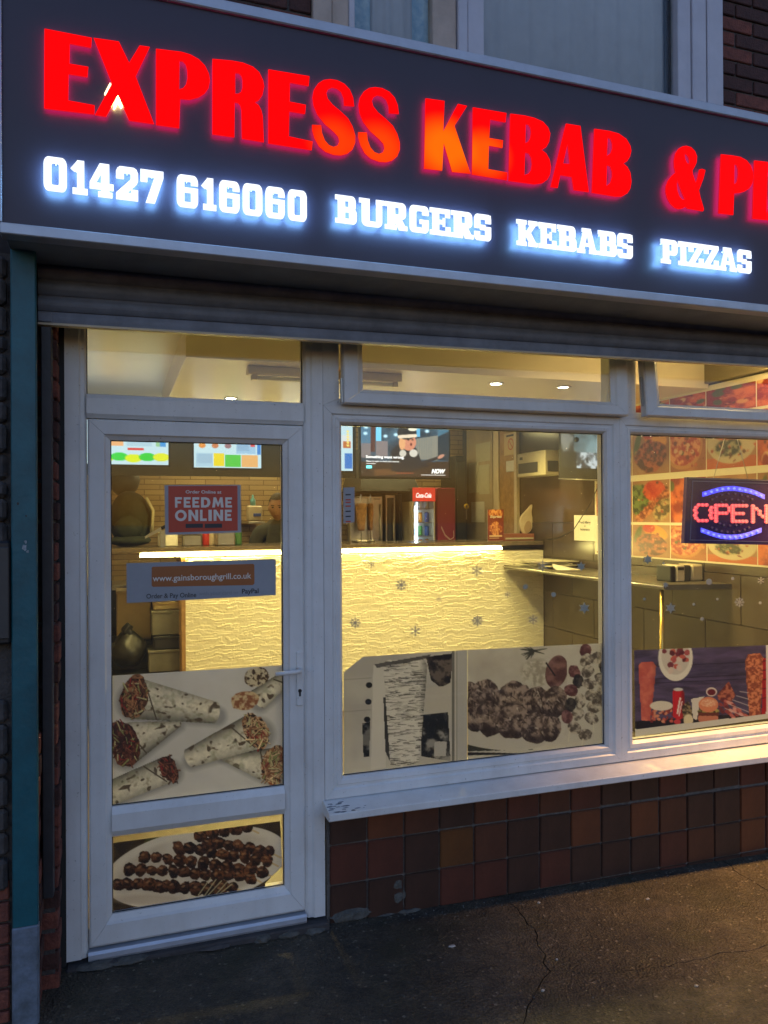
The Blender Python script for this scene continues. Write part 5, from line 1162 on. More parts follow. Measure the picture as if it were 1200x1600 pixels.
# menu screens
M['screen'] = print_mat('screen_picture', emission=.24)
MYY = 3.40
mb = thing('menu_board_rail', 'dark board carrying the row of menu screens', 'board', (at(360, 740, MYY).x, MYY+.05, at(360, 744, MYY).z))
pbox('board', 60, 640, 556, 744, MYY+.035, .03, M['charcoal'], mb)
for u in (160, 330, 500): box('hanger', at(u, 650, MYY).x, at(u, 650, MYY).x+.03, MYY+.066, MYY+.09, at(u, 650, MYY).z, 2.598, M['black'], mb)
def menu_paint(kind):
    def f(cv):
        cv.c[:] = (196, 226, 236)
        if kind == 0:
            cv.put(cv.rect(.28, .25, .5, .62), (238, 176, 120)); cv.put(cv.rect(.53, .25, .82, .62), (176, 208, 224)); cv.put(cv.rect(.86, .25, .90, .62), (150, 200, 150)); cv.put(cv.rect(.91, .25, .97, .62), (60, 150, 220))
            for k, c in enumerate(((190, 230, 40), (30, 210, 70), (220, 235, 30), (20, 205, 60), (225, 232, 40))): cv.put(cv.ell(.30+k*.155, .84-(k == 4)*.03+.03*(k % 2 == 0), .095, .085, soft=.01), c)
            for k in range(8): cv.put(cv.rect(.56, .28+k*.04, .78, .29+k*.04)*.5, (110, 140, 160))
            cv.put(cv.rect(.55, .66, .72, .70), (220, 60, 60))
        elif kind == 1:
            cv.put(cv.rect(0, .18, .58, .28), (214, 60, 70))
            for k, c in enumerate(((226, 140, 60), (200, 120, 80), (150, 110, 120))): cv.put(cv.ell(.12+k*.19, .42, .05, .07, soft=.01), c)
            for x in (.22, .40): cv.put(cv.rect(x, .32, x+.004, .55), (150, 180, 200))
            cv.put(cv.rect(.03, .62, .28, .97), (170, 205, 224)); cv.put(cv.rect(.29, .62, .44, .95), (236, 214, 40)); cv.put(cv.rect(.46, .66, .69, .98), (70, 196, 70)); cv.put(cv.rect(.70, .66, .95, .98), (232, 176, 110))
            cv.put(cv.rect(.62, .25, .92, .62), (156, 196, 226)); cv.put(cv.rect(.94, .25, .99, .64), (40, 130, 210)); cv.put(cv.rect(.84, .34, .9, .44), (214, 80, 90))
            for k in range(9): cv.put(cv.rect(.64, .28+k*.035, .82, .287+k*.035)*.5, (90, 120, 160)); cv.put(cv.rect(.05, .66+k*.033, .26, .667+k*.033)*.4, (90, 120, 160))
        else:
            cv.put(cv.rect(.60, .20, .82, .45), (226, 200, 60)); cv.put(cv.rect(.84, .30, .98, .55), (220, 226, 226)); cv.put(cv.rect(.86, .42, .97, .55), (190, 110, 60)); cv.put(cv.rect(.88, .66, .99, .95), (50, 120, 200))
            for k in range(7): cv.put(cv.rect(.1, .25+k*.09, .5, .28+k*.09)*.6, (110, 140, 170))
            for k in range(6): cv.put(cv.ell(.93, .22+k*.055, .02, .02, soft=.006), (255, 230, 120))
    return f
for k, (u0, u1, v0, v1, lb) in enumerate(((120, 263, 650, 725.5, 'leftmost menu screen with green and yellow blobs'), (303, 408, 672, 731, 'menu screen with coloured boxes right of the first'), (441, 551, 655, 735, 'menu screen half hidden behind the door jamb'))):
    o = thing('menu_screen', lb, 'screen', (at((u0+u1)/2, v1, MYY).x, MYY+.02, at((u0+u1)/2, v1+2, MYY).z), 'menu screens')
    a, b = at(u0, (v0+v1)/2, MYY), at(u1, (v0+v1)/2, MYY); zt, zb = at((u0+u1)/2, v0, MYY).z, at((u0+u1)/2, v1, MYY).z
    box('housing', a.x-.012, b.x+.012, MYY+.002, MYY+.034, zb-.012, zt+.012, M['black'], o, bev=.003)
    picture('display', quad_w((a.x, MYY, zt), (b.x-a.x, 0, 0), (0, 0, zb-zt), 1, 1), 90, 60, menu_paint(k), M['screen'], o)
# big television with a film still
TY = 3.45
tv = thing('television', 'television showing an error message over a film still', 'television', (at(634, 750, TY).x, TY+.03, at(634, 750, TY).z))
def p_tv(cv):
    z_ = lambda x, y: (520+x/4.615, 650+y/4.615)
    cv.c[:] = (34, 52, 66)
    cv.tex(np.ones(len(cv.x)), (30, 46, 60), (62, 92, 110), 20, 4, 2.5)
    cv.put(cv.rect(*z_(200, -40), *z_(280, 210)), (64, 104, 130)); cv.put(cv.rect(*z_(275, -40), *z_(305, 260)), (74, 40, 40)); cv.put(cv.rect(*z_(312, -40), *z_(350, 200)), (110, 190, 224)); cv.put(cv.rect(*z_(600, -40), *z_(630, 150)), (90, 160, 196))
    cv.put(cv.rect(*z_(205, 195), *z_(275, 300)), (112, 104, 106)); cv.put(cv.rect(*z_(310, 180), *z_(395, 300)), (116, 106, 108)); cv.put(cv.poly([z_(600, 165), z_(755, 140), z_(755, 320), z_(600, 310)]), (126, 122, 110))
    for k in range(9): cv.put(cv.rect(*z_(606+k*17, 150), *z_(612+k*17, 320))*.5, (84, 96, 100))
    cv.put(cv.rect(*z_(755, 100), *z_(835, 320)), (24, 40, 52)); cv.put(cv.poly([z_(755, 90), z_(840, 60), z_(840, 110), z_(755, 150)]), (60, 100, 120))
    for x, y in ((240, 80), (235, 125), (380, 145), (455, 135), (680, 110)): cv.put(cv.ell(*z_(x, y), 3.2, 2.4, soft=2.5), (190, 226, 240))
    cv.put(cv.rect(*z_(195, 330), *z_(840, 460)), (46, 32, 28)); cv.put(cv.poly([z_(300, 385), z_(430, 380), z_(470, 420), z_(300, 430)]), (86, 56, 36))
    # seated figure in a pompom hat
    cv.put(cv.poly([z_(420, 250), z_(470, 205), z_(600, 230), z_(640, 330), z_(700, 360), z_(560, 400), z_(420, 400)]), (26, 26, 34)); cv.put(cv.seg(z_(620, 350), z_(790, 290), 3.0, 2), (30, 30, 38)); cv.put(cv.ell(*z_(780, 292), 6, 2.6, -.5), (176, 124, 104))
    cv.put(cv.ell(*z_(548, 190), 11.5, 13), (190, 122, 96)); cv.put(cv.ell(*z_(500, 195), 5, 11), (206, 150, 104)); cv.put(cv.ell(*z_(535, 120), 15, 11), (30, 26, 28)); cv.put(cv.seg(z_(480, 150), z_(595, 142), 2.6), (214, 196, 172))
    cv.put(cv.ell(*z_(565, 205), 1.6, 2.2), (90, 30, 30)); cv.put(cv.ell(*z_(545, 172), 1.6, 1), (40, 24, 20)); cv.put(cv.ell(*z_(575, 172), 1.6, 1), (40, 24, 20))
    cv.put(cv.ell(*z_(505, 270), 5.5, 5.5), (186, 180, 168)); cv.put(cv.ell(*z_(582, 268), 6.5, 6), (190, 184, 172)); cv.put(cv.ell(*z_(575, 95), 7, 3), (220, 214, 190))
    for k in range(8): cv.put(cv.ell(*z_(465+k*16, 412), .9, .9), (190, 90, 60))
a, b = at(564, 710, TY), at(701, 710, TY); zt, zb = at(632, 655, TY).z, at(632, 746, TY).z
box('housing', a.x-.014, b.x+.020, TY+.003, TY+.045, zb-.014, zt+.014, M['black'], tv, bev=.004)
picture('display', quad_px([(564, 655), (701, 656), (701, 746.5), (564, 744)], TY), 150, 100, p_tv, print_mat('tv_picture', emission=.34), tv)
tw = emit('screen_text', (1, 1, 1), .3, lamp=False)
ptext('caption', 'Something went wrong.', 602, 716, TY-.002, 4.2, tw, tv, 60, .03); ptext('caption', 'Please try again or check your internet', 598, 721.8, TY-.002, 2.4, tw, tv, 51, .01); ptext('caption', 'connection.', 580, 725, TY-.002, 2.2, tw, tv, 15, .01)
pbox('button', 572.5, 727.5, 581, 731.5, TY-.003, .0025, emit('teal_button', (.05, .62, .66), 1), tv, bev=.0008)
ptext('channel_logo', 'NOW', 684, 739.5, TY-.002, 6.5, tw, tv, 22, .06, shear=.3)
pbox('logo_rule', 658, 742, 696, 742.6, TY-.0025, .002, tw, tv, bev=0)
box('ceiling_bracket', (a.x+b.x)/2-.03, (a.x+b.x)/2+.03, TY+.046, TY+.08, zt-.2, 2.598, M['black'], tv)

# counter-top and kitchen things
def steel_box(name, label, cat, u0, v0, u1, v1, y, d, m, group=None):
    o = pbox(name, u0, v0, u1, v1, y, d, m, None, bev=.006); return tag(o, label, cat, group)
WT = 1.418
def doner(u, y, r0, r1, h, label, col):
    c = at(u, 800, y); o = thing('doner_spit', label, 'kebab spit', (c.x, y, WT))
    z0 = WT+.10
    prof = [(.004, 0), (r1*.8, 0)]; rn = random.Random(int(u))
    for k in range(14): t = (k+1)/14; prof.append(((r1+(r0-r1)*t)*rn.uniform(.95, 1.05), h*t))
    prof += [(r0*.8, h+.012), (.004, h+.015)]
    lathe('meat_cone', prof, (c.x, y, z0), col, o, n=18); lathe('spit_rod', [(.005, -.1), (.005, h+.09)], (c.x, y, z0), M['steel'], o, n=8); lathe('drip_tray', [(.01, 0), (r0*1.5, 0), (r0*1.6, .02), (r0*1.5, .02), (.01, .008)], (c.x, y, WT), M['steel'], o)
    box('burner_panel', c.x-r0*1.5, c.x+r0*1.5, y+r0*1.5, y+r0*1.5+.05, WT, WT+.1+h+.06, M['steel'], o, bev=.004)
meatm = mat('doner_meat', (.42, .24, .10), .6, col2=(.22, .11, .05), vs=22, bump=.6, bs=60); meat2 = mat('shaved_meat', (.34, .17, .06), .6, col2=(.16, .07, .03), vs=25, bump=.7, bs=60)
doner(564.5, 3.18, .052, .030, .22, 'pale thick meat cone on the counter spit', meatm); doner(579, 3.26, .026, .020, .22, 'thin brown meat cone beside the thicker one', meat2)
o = thing('kitchen_counter', 'steel worktop along the back wall of the kitchen', 'counter', (1.8, 4.1, FL)); box('top', -.05, 3.05, 3.86, YB-.003, 1.02, 1.06, M['steel'], o, bev=.003); box('base', -.05, 3.05, 3.90, YB-.003, FL, 1.0195, M['charcoal'], o, bev=0)
def hood():
    o = thing('extractor_hood', 'dark extractor hood hanging behind the television', 'hood', (2.0, 4.2, 2.0))
    a, b = at(556, 745, 3.95).x, at(648, 745, 3.95).x; z0, z1 = at(600, 768, 3.95).z, 2.30
    mesh('canopy', [(a, 3.80, z0), (b, 3.80, z0), (b, YB-.003, z0), (a, YB-.003, z0), (a+.1, 4.05, z1), (b-.1, 4.05, z1), (b-.1, YB-.003, z1), (a+.1, YB-.003, z1)], [(0, 1, 2, 3), (4, 5, 6, 7), (0, 1, 5, 4), (1, 2, 6, 5), (2, 3, 7, 6), (3, 0, 4, 7)], M['charcoal'], o)
    box('duct', (a+b)/2-.12, (a+b)/2+.12, 4.12, 4.40, z1+.001, 2.598, M['charcoal'], o)
hood()
for u0, v0, u1, v1, y, lb in ((560, 775, 598, 846, 3.95, 'tall steel grill cabinet behind the meat cones'), (602, 773, 618, 846, 4.0, 'narrow steel cabinet right of the grill'), (622, 772, 645, 843, 4.02, 'dark glass fronted oven left of the drinks fridge')):
    o = thing('kitchen_cabinet', lb, 'cabinet', (at((u0+u1)/2, v1, y).x, y+.1, 1.06)); a, b = at(u0, 800, y).x, at(u1, 800, y).x; zt = at(u0, v0, y).z
    box('carcass', a, b, y, y+.38, 1.061, zt, M['steel'] if u0 != 622 else M['charcoal'], o, bev=.006)
    box('door', a+.02, b-.02, y-.012, y-.0005, 1.09, zt-.03, M['charcoal'] if u0 != 560 else M['steel'], o, bev=.004); tube('handle', [(b-.035, y-.03, 1.15), (b-.035, y-.03, zt-.08)], .006, M['steel'], o)
    for zq in (1.16, zt-.09): box('handle_foot', b-.039, b-.031, y-.03, y-.0125, zq-.004, zq+.004, M['steel'], o, bev=0)
# drinks fridge
FY = 3.72
a, b = at(647, 800, FY), at(678, 800, FY); zt, zh = at(660, 762, FY).z, at(660, 783.5, FY).z
fr = thing('drinks_fridge', 'glowing glass door drinks fridge with red header', 'fridge', ((a.x+b.x)/2, FY+.2, FL))
fx0, fx1 = a.x, b.x; fz0 = FL
box('side', fx0-.012, fx0, FY, FY+.42, fz0, zh, M['cream'], fr); box('side', fx1, fx1+.012, FY, FY+.42, fz0, zh, M['cream'], fr); box('back', fx0+.001, fx1-.001, FY+.41, FY+.42, fz0, zh, emit('fridge_light', (.62, .82, 1), .5, (.8, .8, .8)), fr); box('base', fx0+.001, fx1-.001, FY+.01, FY+.40, fz0, fz0+.2, M['cream'], fr)
box('top_box', fx0-.012, fx1+.012, FY+.0105, FY+.42, zh+.001, zt, M['charcoal'], fr)
hd = box('header', fx0-.012, fx1+.012, FY-.01, FY+.010, zh+.001, zt, emit('red_header', (.75, .05, .03), .16, (.5, .03, .02)), fr)
ptext('brand_lettering', 'Coca-Cola', 661.5, 777.5, FY-.0115, 7.5, emit('header_text', (1, .95, .9), .3, lamp=False), hd, 24, .02, shear=.35)
cans = {c: mat(n_+'_can', v, .35) for c, n_, v in (('r', 'red', (.5, .03, .03)), ('b', 'blue', (.04, .10, .42)), ('o', 'orange', (.6, .25, .03)), ('g', 'green', (.05, .3, .08)), ('s', 'silver', (.6, .62, .66)))}
cr_ = random.Random(8); canme = {}
for k in range(6):
    z = 1.06+k*.13
    if z > zh-.06: break
    box('shelf', fx0+.002, fx1-.002, FY+.03, FY+.40, z-.008, z, M['steel'], fr, bev=0)
    n = 3
    for j in range(n):
        c = cr_.choice('bbrsgo' if k > 2 else 'rosgbr')
        lathe('drink_can', [(.005, 0), (.020, 0), (.022, .006), (.022, .085), (.016, .095), (.005, .095)], (fx0+(fx1-fx0)*(j+.5)/n, FY+.10, z), cans[c], fr, n=10)
box('door_pane', fx0+.001, fx1-.001, FY+.002, FY+.006, fz0+.2, zh-.002, gm, fr, bev=0)
box('light_tube', fx0+.018, fx0+.034, FY+.012, FY+.024, 1.0, zh-.04, emit('fridge_tube', (.75, .90, 1), 4), fr, bev=.004)
# magenta cabinet, black unit
o = thing('red_cabinet', 'tall dark magenta cooler standing right of the drinks fridge', 'cooler', (at(698, 800, 3.78).x, 3.95, FL))
a, b = at(683, 800, 3.75), at(712, 800, 3.75); box('body', a.x, b.x, 3.75, 4.2, FL, at(698, 762, 3.75).z, M['magenta'], o, bev=.01); box('kick_plate', a.x+.01, b.x-.01, 3.742, 3.7495, FL+.02, FL+.14, M['black'], o)
rib = mat('white_ribbon_print', (.6, .4, .36), .5)
Pr = [(690, 822), (696, 835), (704, 842), (710, 838), (709, 828)]
for k in range(len(Pr)-1): prism('ribbon_mark', [[(Pr[k][0], Pr[k][1]), (Pr[k+1][0], Pr[k+1][1]), (Pr[k+1][0]-1, Pr[k+1][1]+2.4), (Pr[k][0]-1, Pr[k][1]+2.4)]], [], [], 'PX', 3.7488, 3.7496, rib, o)
o = thing('black_unit', 'tall black wall unit beside the pinned papers', 'unit', (at(722, 800, 4.1).x, 4.2, FL)); a, b = at(713, 800, 4.05), at(730, 800, 4.05)
box('body', a.x, b.x, 4.05, 4.44, FL, at(720, 712, 4.05).z, M['black'], o, bev=.006); box('door_line', a.x+.01, b.x-.02, 4.043, 4.0495, .4, at(720, 722, 4.05).z, M['charcoal'], o); box('latch', b.x-.018, b.x-.008, 4.036, 4.0425, 1.6, 1.72, M['steel'], o)
# right wall: papers, frame, alarm panel
def rwbox(name, u0, v0, u1, v1, d, m, parent=None, off=.0, bev=.001):   # flat on the right wall; u0<u1 : u1 is nearer the window
    um, vm = (u0+u1)/2, (v0+v1)/2; ya, yb = atx(u1, vm, XW-off).y, atx(u0, vm, XW-off).y
    return box(name, XW-off-d, XW-off, ya, yb, atx(um, v1, XW-off).z, atx(um, v0, XW-off).z, m, parent, bev)
o = thing('timber_door_frame', 'orange timber panel with cream edges on the right wall', 'panel', (XW, 3.4, FL))
ya, yb = atx(812, 740, XW).y, atx(780, 740, XW).y
box('panel', XW-.02, XW-.001, ya+.05, yb-.05, 1.42, 2.598, M['wood'], o); box('edge_strip', XW-.035, XW-.001, ya, ya+.049, 1.42, 2.598, M['cream'], o); box('edge_strip', XW-.035, XW-.001, yb-.049, yb+.06, 1.42, 2.598, M['cream'], o)
ns = thing('no_smoking_sign', 'no smoking sign high on the timber panel', 'sign', atx(799, 713, XW-.03)); rwbox('card', 788, 676, 807, 711, .004, mat('amber_card', (.55, .40, .20), .5), ns, off=.021)
yc, zc = atx(798, 694, XW-.026).y, atx(798, 694, XW-.026).z
def ringx(name, y, z, r, t, m, parent):
    V = []; F = []; n = 24
    for k in range(n):
        a = 2*math.pi*k/n
        for rr_ in (r, r-t): V.append((XW-.0265, y+rr_*math.cos(a), z+rr_*math.sin(a)))
    for k in range(n): j = (k+1) % n; F.append((2*k, 2*j, 2*j+1, 2*k+1))
    return mesh(name, V, F, m, parent)
redp = mat('red_print', (.45, .06, .03), .5)
ringx('ring', yc, zc, .055, .010, redp, ns); mesh('slash', [(XW-.0267, yc+sy_*.038+a_, zc+sz_*.038) for sy_, sz_, a_ in ((-1, -1, -.006), (-1, -1, .006), (1, 1, .006), (1, 1, -.006))], [(0, 1, 2, 3)], redp, ns)
rwbox('print_line', 791, 679, 804, 682, .0006, dtx, ns, off=.0252)
al = thing('alarm_panel', 'cream alarm control box mounted beside the timber panel', 'control box', atx(830, 746, XW-.03))
AX = XW-.16
def axp(u, v): return atx(u, v, AX)
ya, yb = axp(852, 725).y, axp(808, 725).y; z0, z1 = axp(830, 744).z, axp(830, 706).z
box('case', AX, XW-.001, ya, yb, z0, z1, M['paper2'], al, bev=.006)
box('window', AX+.02, AX+.12, ya-.005, ya-.0005, z0+.03, z1-.09, M['charcoal'], al); box('front_window', AX-.005, AX-.0005, ya+.12, yb-.03, z0+.03, z1-.09, M['charcoal'], al); box('badge', AX-.004, AX-.0005, yb-.10, yb-.05, z1-.06, z1-.035, dtx, al)
sw = rwbox('light_switch', 792, 720, 805, 737, .010, M['paper'], None, off=.021, bev=.003); tag(sw, 'white double switch plate on the timber panel', 'switch')
bd = rwbox('notice_board', 731, 664, 771, 846, .012, M['plaster'], None); tag(bd, 'olive painted panel with pinned papers', 'board')
for u0, v0, u1, v1, lb, mm in ((744, 692, 766, 721, 'faint yellowed paper at the top of the pinned papers', 'paper2'), (733, 723, 748, 770, 'crumpled plastic sleeve paper on the left of the pinned pair', 'paper2'), (749, 726, 765, 772, 'yellowed paper on the right of the pinned pair', 'paper2'), (737, 784, 757, 816, 'framed certificate low on the olive panel', 'paper')):
    o = rwbox('pinned_paper', u0, v0, u1, v1, .003, M[mm], None, off=.0125, bev=0); tag(o, lb, 'paper', 'pinned papers')
bg_ = thing('yellow_badge', 'small yellow round warning badge near the papers', 'badge', atx(729, 797, XW-.02)); c = at(729, 791, 4.03)
lathe('disc', [(.001, 0), (.028, 0), (.028, .006), (.001, .006)], (c.x, 4.03, c.z), mat('yellow_badge', (.6, .40, .03), .5), bg_, axis='y'); box('mark', c.x-.004, c.x+.004, 4.026, 4.0298, c.z-.015, c.z+.015, dtx, bg_, bev=0)
# leaflet, box and ornament at the counter end
lf = thing('menu_leaflet', 'red takeaway menu leaflet standing at the counter end', 'leaflet', (at(775, 845, 2.95).x, 2.95, WT))
def p_leaf(cv):
    cv.c[:] = (120, 44, 26)
    for k, (x, y) in enumerate(((.3, .1), (.7, .12), (.5, .5), (.3, .6), (.7, .62), (.5, .72))): cv.tex(cv.ell(x, y, .24, .12, wob=.3, seed=k, soft=.02), (150, 70, 30), (226, 160, 100), .08, k, 4)
    cv.put(cv.rect(.1, .82, .9, .87), (220, 190, 150)); cv.put(cv.rect(.1, .9, .7, .93), (220, 190, 150))
a, b = at(762, 820, 2.95), at(787, 820, 2.95); zt = at(775, 796, 2.95).z
box('card', a.x, b.x, 2.951, 2.955, WT, zt, M['paper'], lf, bev=0); picture('print', quad_w((a.x, 2.95, zt), (b.x-a.x, 0, 0), (0, 0, WT+.002-zt), 1, 1), 36, 60, p_leaf, print_mat('leaflet_print'), lf)
ptext('lettering', 'Express', 774.5, 809, 2.9485, 4.2, txt, lf, 18, .03, shear=.3)
bxo = thing('leaflet_box', 'low red cardboard box under the cream ornament', 'box', (at(815, 846, 2.98).x, 3.0, WT)); a, b = at(788, 840, 2.93), at(835, 840, 2.93)
box('carton', a.x, b.x, 2.93, 3.12, WT, at(810, 834, 2.93).z, mat('red_carton', (.30, .10, .05), .6, var=.2), bxo); box('flap', a.x+.01, b.x-.01, 2.925, 2.9295, WT+.012, at(810, 840, 2.93).z, M['paper2'], bxo)
zt = at(810, 834, 2.93).z+.001
orn = thing('cream_ornament', 'cream teardrop ornament standing on the red box', 'ornament', (at(823, 835, 3.0).x, 3.0, zt))
prism('teardrop', [chaikin([(812, 818), (815, 806), (824, 797), (831, 788), (832.5, 789), (830, 802), (834, 815), (830, 830), (823, 834.2), (815, 832)], 2)], [], [], 'PX', 2.985, 3.01, M['cream'], orn); prism('inner_drop', [chaikin([(819, 822), (825, 812), (831, 818), (830, 829), (823, 833), (820, 831)], 2)], [], [], 'PX', 2.980, 2.9845, mat('tan_inlay', (.42, .30, .18), .5), orn)
bgo = thing('dark_carrier_bag', 'dark carrier bag standing behind the cream ornament', 'bag', (at(845, 840, 3.1).x, 3.1, WT))
a, b = at(831, 820, 3.06), at(858, 820, 3.06); zq = at(845, 789, 3.06).z
mesh('sack', [(a.x, 3.06, WT), (b.x, 3.06, WT), (b.x, 3.2, WT), (a.x, 3.2, WT), (a.x+.03, 3.10, zq), (b.x-.05, 3.10, zq), (b.x-.05, 3.14, zq), (a.x+.03, 3.14, zq), ((a.x+b.x)/2, 3.045, (WT+zq)/2)], [(0, 3, 2, 1), (4, 5, 6, 7), (0, 1, 8), (1, 5, 8), (5, 4, 8), (4, 0, 8), (1, 2, 6, 5), (2, 3, 7, 6), (3, 0, 4, 7)], mat('dark_bag', (.05, .045, .03), .5, var=.4), bgo); prism('strap', [[(838, 790), (846, 789), (843, 806), (837, 806)]], [], [], 'PX', 3.04, 3.0445, mat('grey_strap', (.22, .24, .24), .4), bgo)
# right wall shelf, newspapers, machine
sx0 = 3.29
sh = thing('wall_shelf', 'dark ledge shelf along the right wall with a brass leg', 'shelf', (3.5, 1.8, FL))
y0s, y1s = .74, CY-.03
mesh('board', [(sx0, y0s, 1.19), (XW-.001, y0s-.12, 1.19), (XW-.001, y1s, 1.19), (sx0, y1s, 1.19), (sx0, y0s, 1.222), (XW-.001, y0s-.12, 1.222), (XW-.001, y1s, 1.222), (sx0, y1s, 1.222)], [(0, 3, 2, 1), (4, 5, 6, 7), (0, 1, 5, 4), (1, 2, 6, 5), (2, 3, 7, 6), (3, 0, 4, 7)], mat('shelf_laminate', (.11, .095, .07), .3, var=.2), sh)
tube('edge_trim', [(sx0-.003, y0s, 1.206), (sx0-.003, y1s, 1.206)], .007, M['steel'], sh)
brass = mat('brass', (.55, .38, .10), .25, .9); pl_ = (sx0+.03, y0s+.06)
tube('leg', [(*pl_, FL), (*pl_, 1.19)], .014, brass, sh, n=12)
np_ = thing('newspaper_pile', 'untidy pile of newspapers on the shelf by the counter', 'newspapers', (3.48, 2.45, 1.222)); nr_ = random.Random(5)
for k in range(7):
    yb_ = 2.42+nr_.uniform(-.05, .05); xb_ = 3.47+nr_.uniform(-.03, .03); th_ = nr_.uniform(-.25, .25); z = 1.223+k*.0075; c_, s_ = math.cos(th_), math.sin(th_); w2, h2 = .15, .20
    V = [(xb_+x*c_-y*s_, yb_+x*s_+y*c_, z+dz+(.006 if x < 0 and k > 3 else 0)) for dz in (0, .006) for x, y in ((-w2, -h2), (w2, -h2), (w2, h2), (-w2, h2))]
    mesh('newspaper', V, [(0, 3, 2, 1), (4, 5, 6, 7), (0, 1, 5, 4), (1, 2, 6, 5), (2, 3, 7, 6), (3, 0, 4, 7)], mat('newsprint', (.5, .46, .38), .8, col2=(.18, .16, .13), vs=35) if k % 2 else M['paper2'], np_)
ltr = thing('letter_envelope', 'white letter lying on the shelf in front of the newspapers', 'letter', (3.46, 2.05, 1.223))
mesh('sheet', [(3.33, 2.0, 1.224), (3.52, 1.94, 1.224), (3.56, 2.12, 1.224), (3.40, 2.18, 1.262), (3.36, 2.1, 1.235)], [(0, 1, 2, 4), (4, 2, 3)], M['paper'], ltr); mesh('red_logo', [(3.44, 1.985, 1.2255), (3.49, 1.975, 1.2255), (3.495, 1.99, 1.2255), (3.445, 2.0, 1.2255)], [(0, 1, 2, 3)], redp, ltr)
cm = thing('card_machine', 'cream and black till machine on the end of the shelf', 'machine', (3.56, .95, 1.222)); a, b = at(1048, 895, .86), at(1099, 895, .86); zt, zb = at(1072, 883, .86).z, 1.2225
cm.location = ((a.x+b.x)/2, .9, 1.2225); ROOT['card_machine'] = cm.location.copy()
L_ = b.x-a.x
box('rear_body', a.x, a.x+L_*.16, .86, 1.0, zb, zt-.004, M['black'], cm, bev=.006); box('middle_body', a.x+L_*.165, a.x+L_*.42, .855, 1.0, zb, zt, mat('ivory_plastic', (.62, .56, .40), .4), cm, bev=.006); box('paper_slot', a.x+L_*.425, a.x+L_*.64, .865, 1.0, zb, zt-.002, M['charcoal'], cm, bev=.006); box('front_body', a.x+L_*.645, b.x, .858, 1.0, zb, zt+.001, mat('tan_plastic', (.55, .47, .30), .4), cm, bev=.01); box('display', a.x+L_*.20, a.x+L_*.38, .851, .8545, zt-.03, zt-.012, M['black'], cm, bev=0)
# food photo wallpaper on the right wall: each photo a panel of that wall
def dish(kind, seed):
    def f(cv):
        r_ = random.Random(seed); cv.tex(np.ones(len(cv.x)), (150, 96, 62), (186, 138, 96), .5, seed, 2)
        if kind == 0:
            cv.put(cv.ell(.62, .22, .34, .2, .5, soft=.03), (226, 150, 60)); cv.put(cv.ell(.45, .1, .16, .14, soft=.03), (196, 50, 36)); cv.put(cv.ell(.15, .3, .08, .26, .3, soft=.03), (80, 92, 40))
            e = cv.ell(.5, .62, .42, .34, wob=.3, seed=seed, soft=.03); cv.tex(e, (86, 36, 22), (176, 90, 56), .09, seed, 4.5)
        elif kind == 1:
            cv.tex(np.ones(len(cv.x)), (150, 84, 44), (180, 110, 64), .3, seed, 2); cv.put(cv.ell(.36, .46, .56, .50, soft=.02), (196, 130, 70)); e = cv.ell(.36, .44, .50, .44, soft=.02); cv.tex(e, (176, 56, 34), (232, 150, 96), .09, seed, 4.5)
            for k in range(16): cv.put(cv.ell(.36+r_.uniform(-.42, .42), .44+r_.uniform(-.36, .36), .05, .045, soft=.02), r_.choice([(170, 40, 30), (230, 180, 130), (120, 50, 30), (90, 80, 30)]))
        elif kind == 2:
            cv.put(cv.rect(0, .8, 1, 1), (196, 96, 50)); cv.put(cv.ell(.5, .5, .5, .42, .1, soft=.02), (206, 186, 150)); cv.tex(cv.ell(.5, .3, .34, .2, soft=.04, wob=.3, seed=seed), (170, 70, 40), (230, 140, 80), .1, seed, 4); cv.tex(cv.ell(.44, .62, .26, .16, soft=.04, wob=.4, seed=seed), (60, 60, 40), (170, 160, 120), .07, seed+3, 5)
        elif kind == 3:
            cv.tex(cv.ell(.2, .45, .26, .4, wob=.4, seed=seed, soft=.04), (36, 54, 24), (110, 130, 66), .1, seed, 4); cv.tex(cv.ell(.6, .25, .3, .24, soft=.04), (186, 40, 30), (220, 90, 50), .15, seed, 3)
            for k in range(8): cv.tex(cv.ell(.2+k*.1, .9-k*.08, .11, .10, wob=.3, seed=k, soft=.03), (120, 44, 28), (210, 130, 84), .08, k+seed, 4)
            cv.tex(cv.ell(.8, .7, .2, .3, .6, soft=.04), (84, 66, 40), (190, 160, 110), .08, seed+8, 4)
        else:
            cv.tex(np.ones(len(cv.x)), (150, 40, 22), (226, 110, 56), .22, seed, 3.5)
            for k in range(7): cv.put(cv.ell(r_.random(), r_.random(), .12, .09, r_.random()*3, soft=.04), r_.choice([(226, 150, 80), (150, 30, 20), (240, 190, 130), (90, 96, 40)]))
        for q in range(26): cv.put(cv.ell(r_.gauss(.5, .22), r_.gauss(.52, .2), r_.uniform(.015, .05), r_.uniform(.012, .035), r_.random()*3, soft=.015)*.8, r_.choice([(120, 34, 22), (196, 84, 50), (90, 40, 24), (226, 150, 100), (160, 50, 34)]))
        cv.c *= .86
    return f
wy = [atx(u, 740, XW-.004).y for u in (1047.5, 1105, 1183)]; pw_ = .33
edges = [atx(933, 760, XW-.003).y, atx(985, 760, XW-.003).y] + wy + [wy[-1]-.22]
edges = [2.0, 1.56]+[atx(u, 740, XW-.003).y for u in (1047, 1104, 1183)]+[.14]
rowz = [(2.42, 2.26), (2.25, 1.92), (1.885, 1.585), (1.575, 1.345)]
wp = thing('photo_wall_panel', 'food photo mural along the top of the right wall', 'mural', (XW-.003, 1.1, 1.33))
box('cream_backing', XW-.0035, XW-.0006, .13, 2.02, 1.338, 2.45, mat('mural_backing', (.62, .55, .40), .5), wp, bev=0)
M['mural'] = print_mat('mural_print', rough=.3)
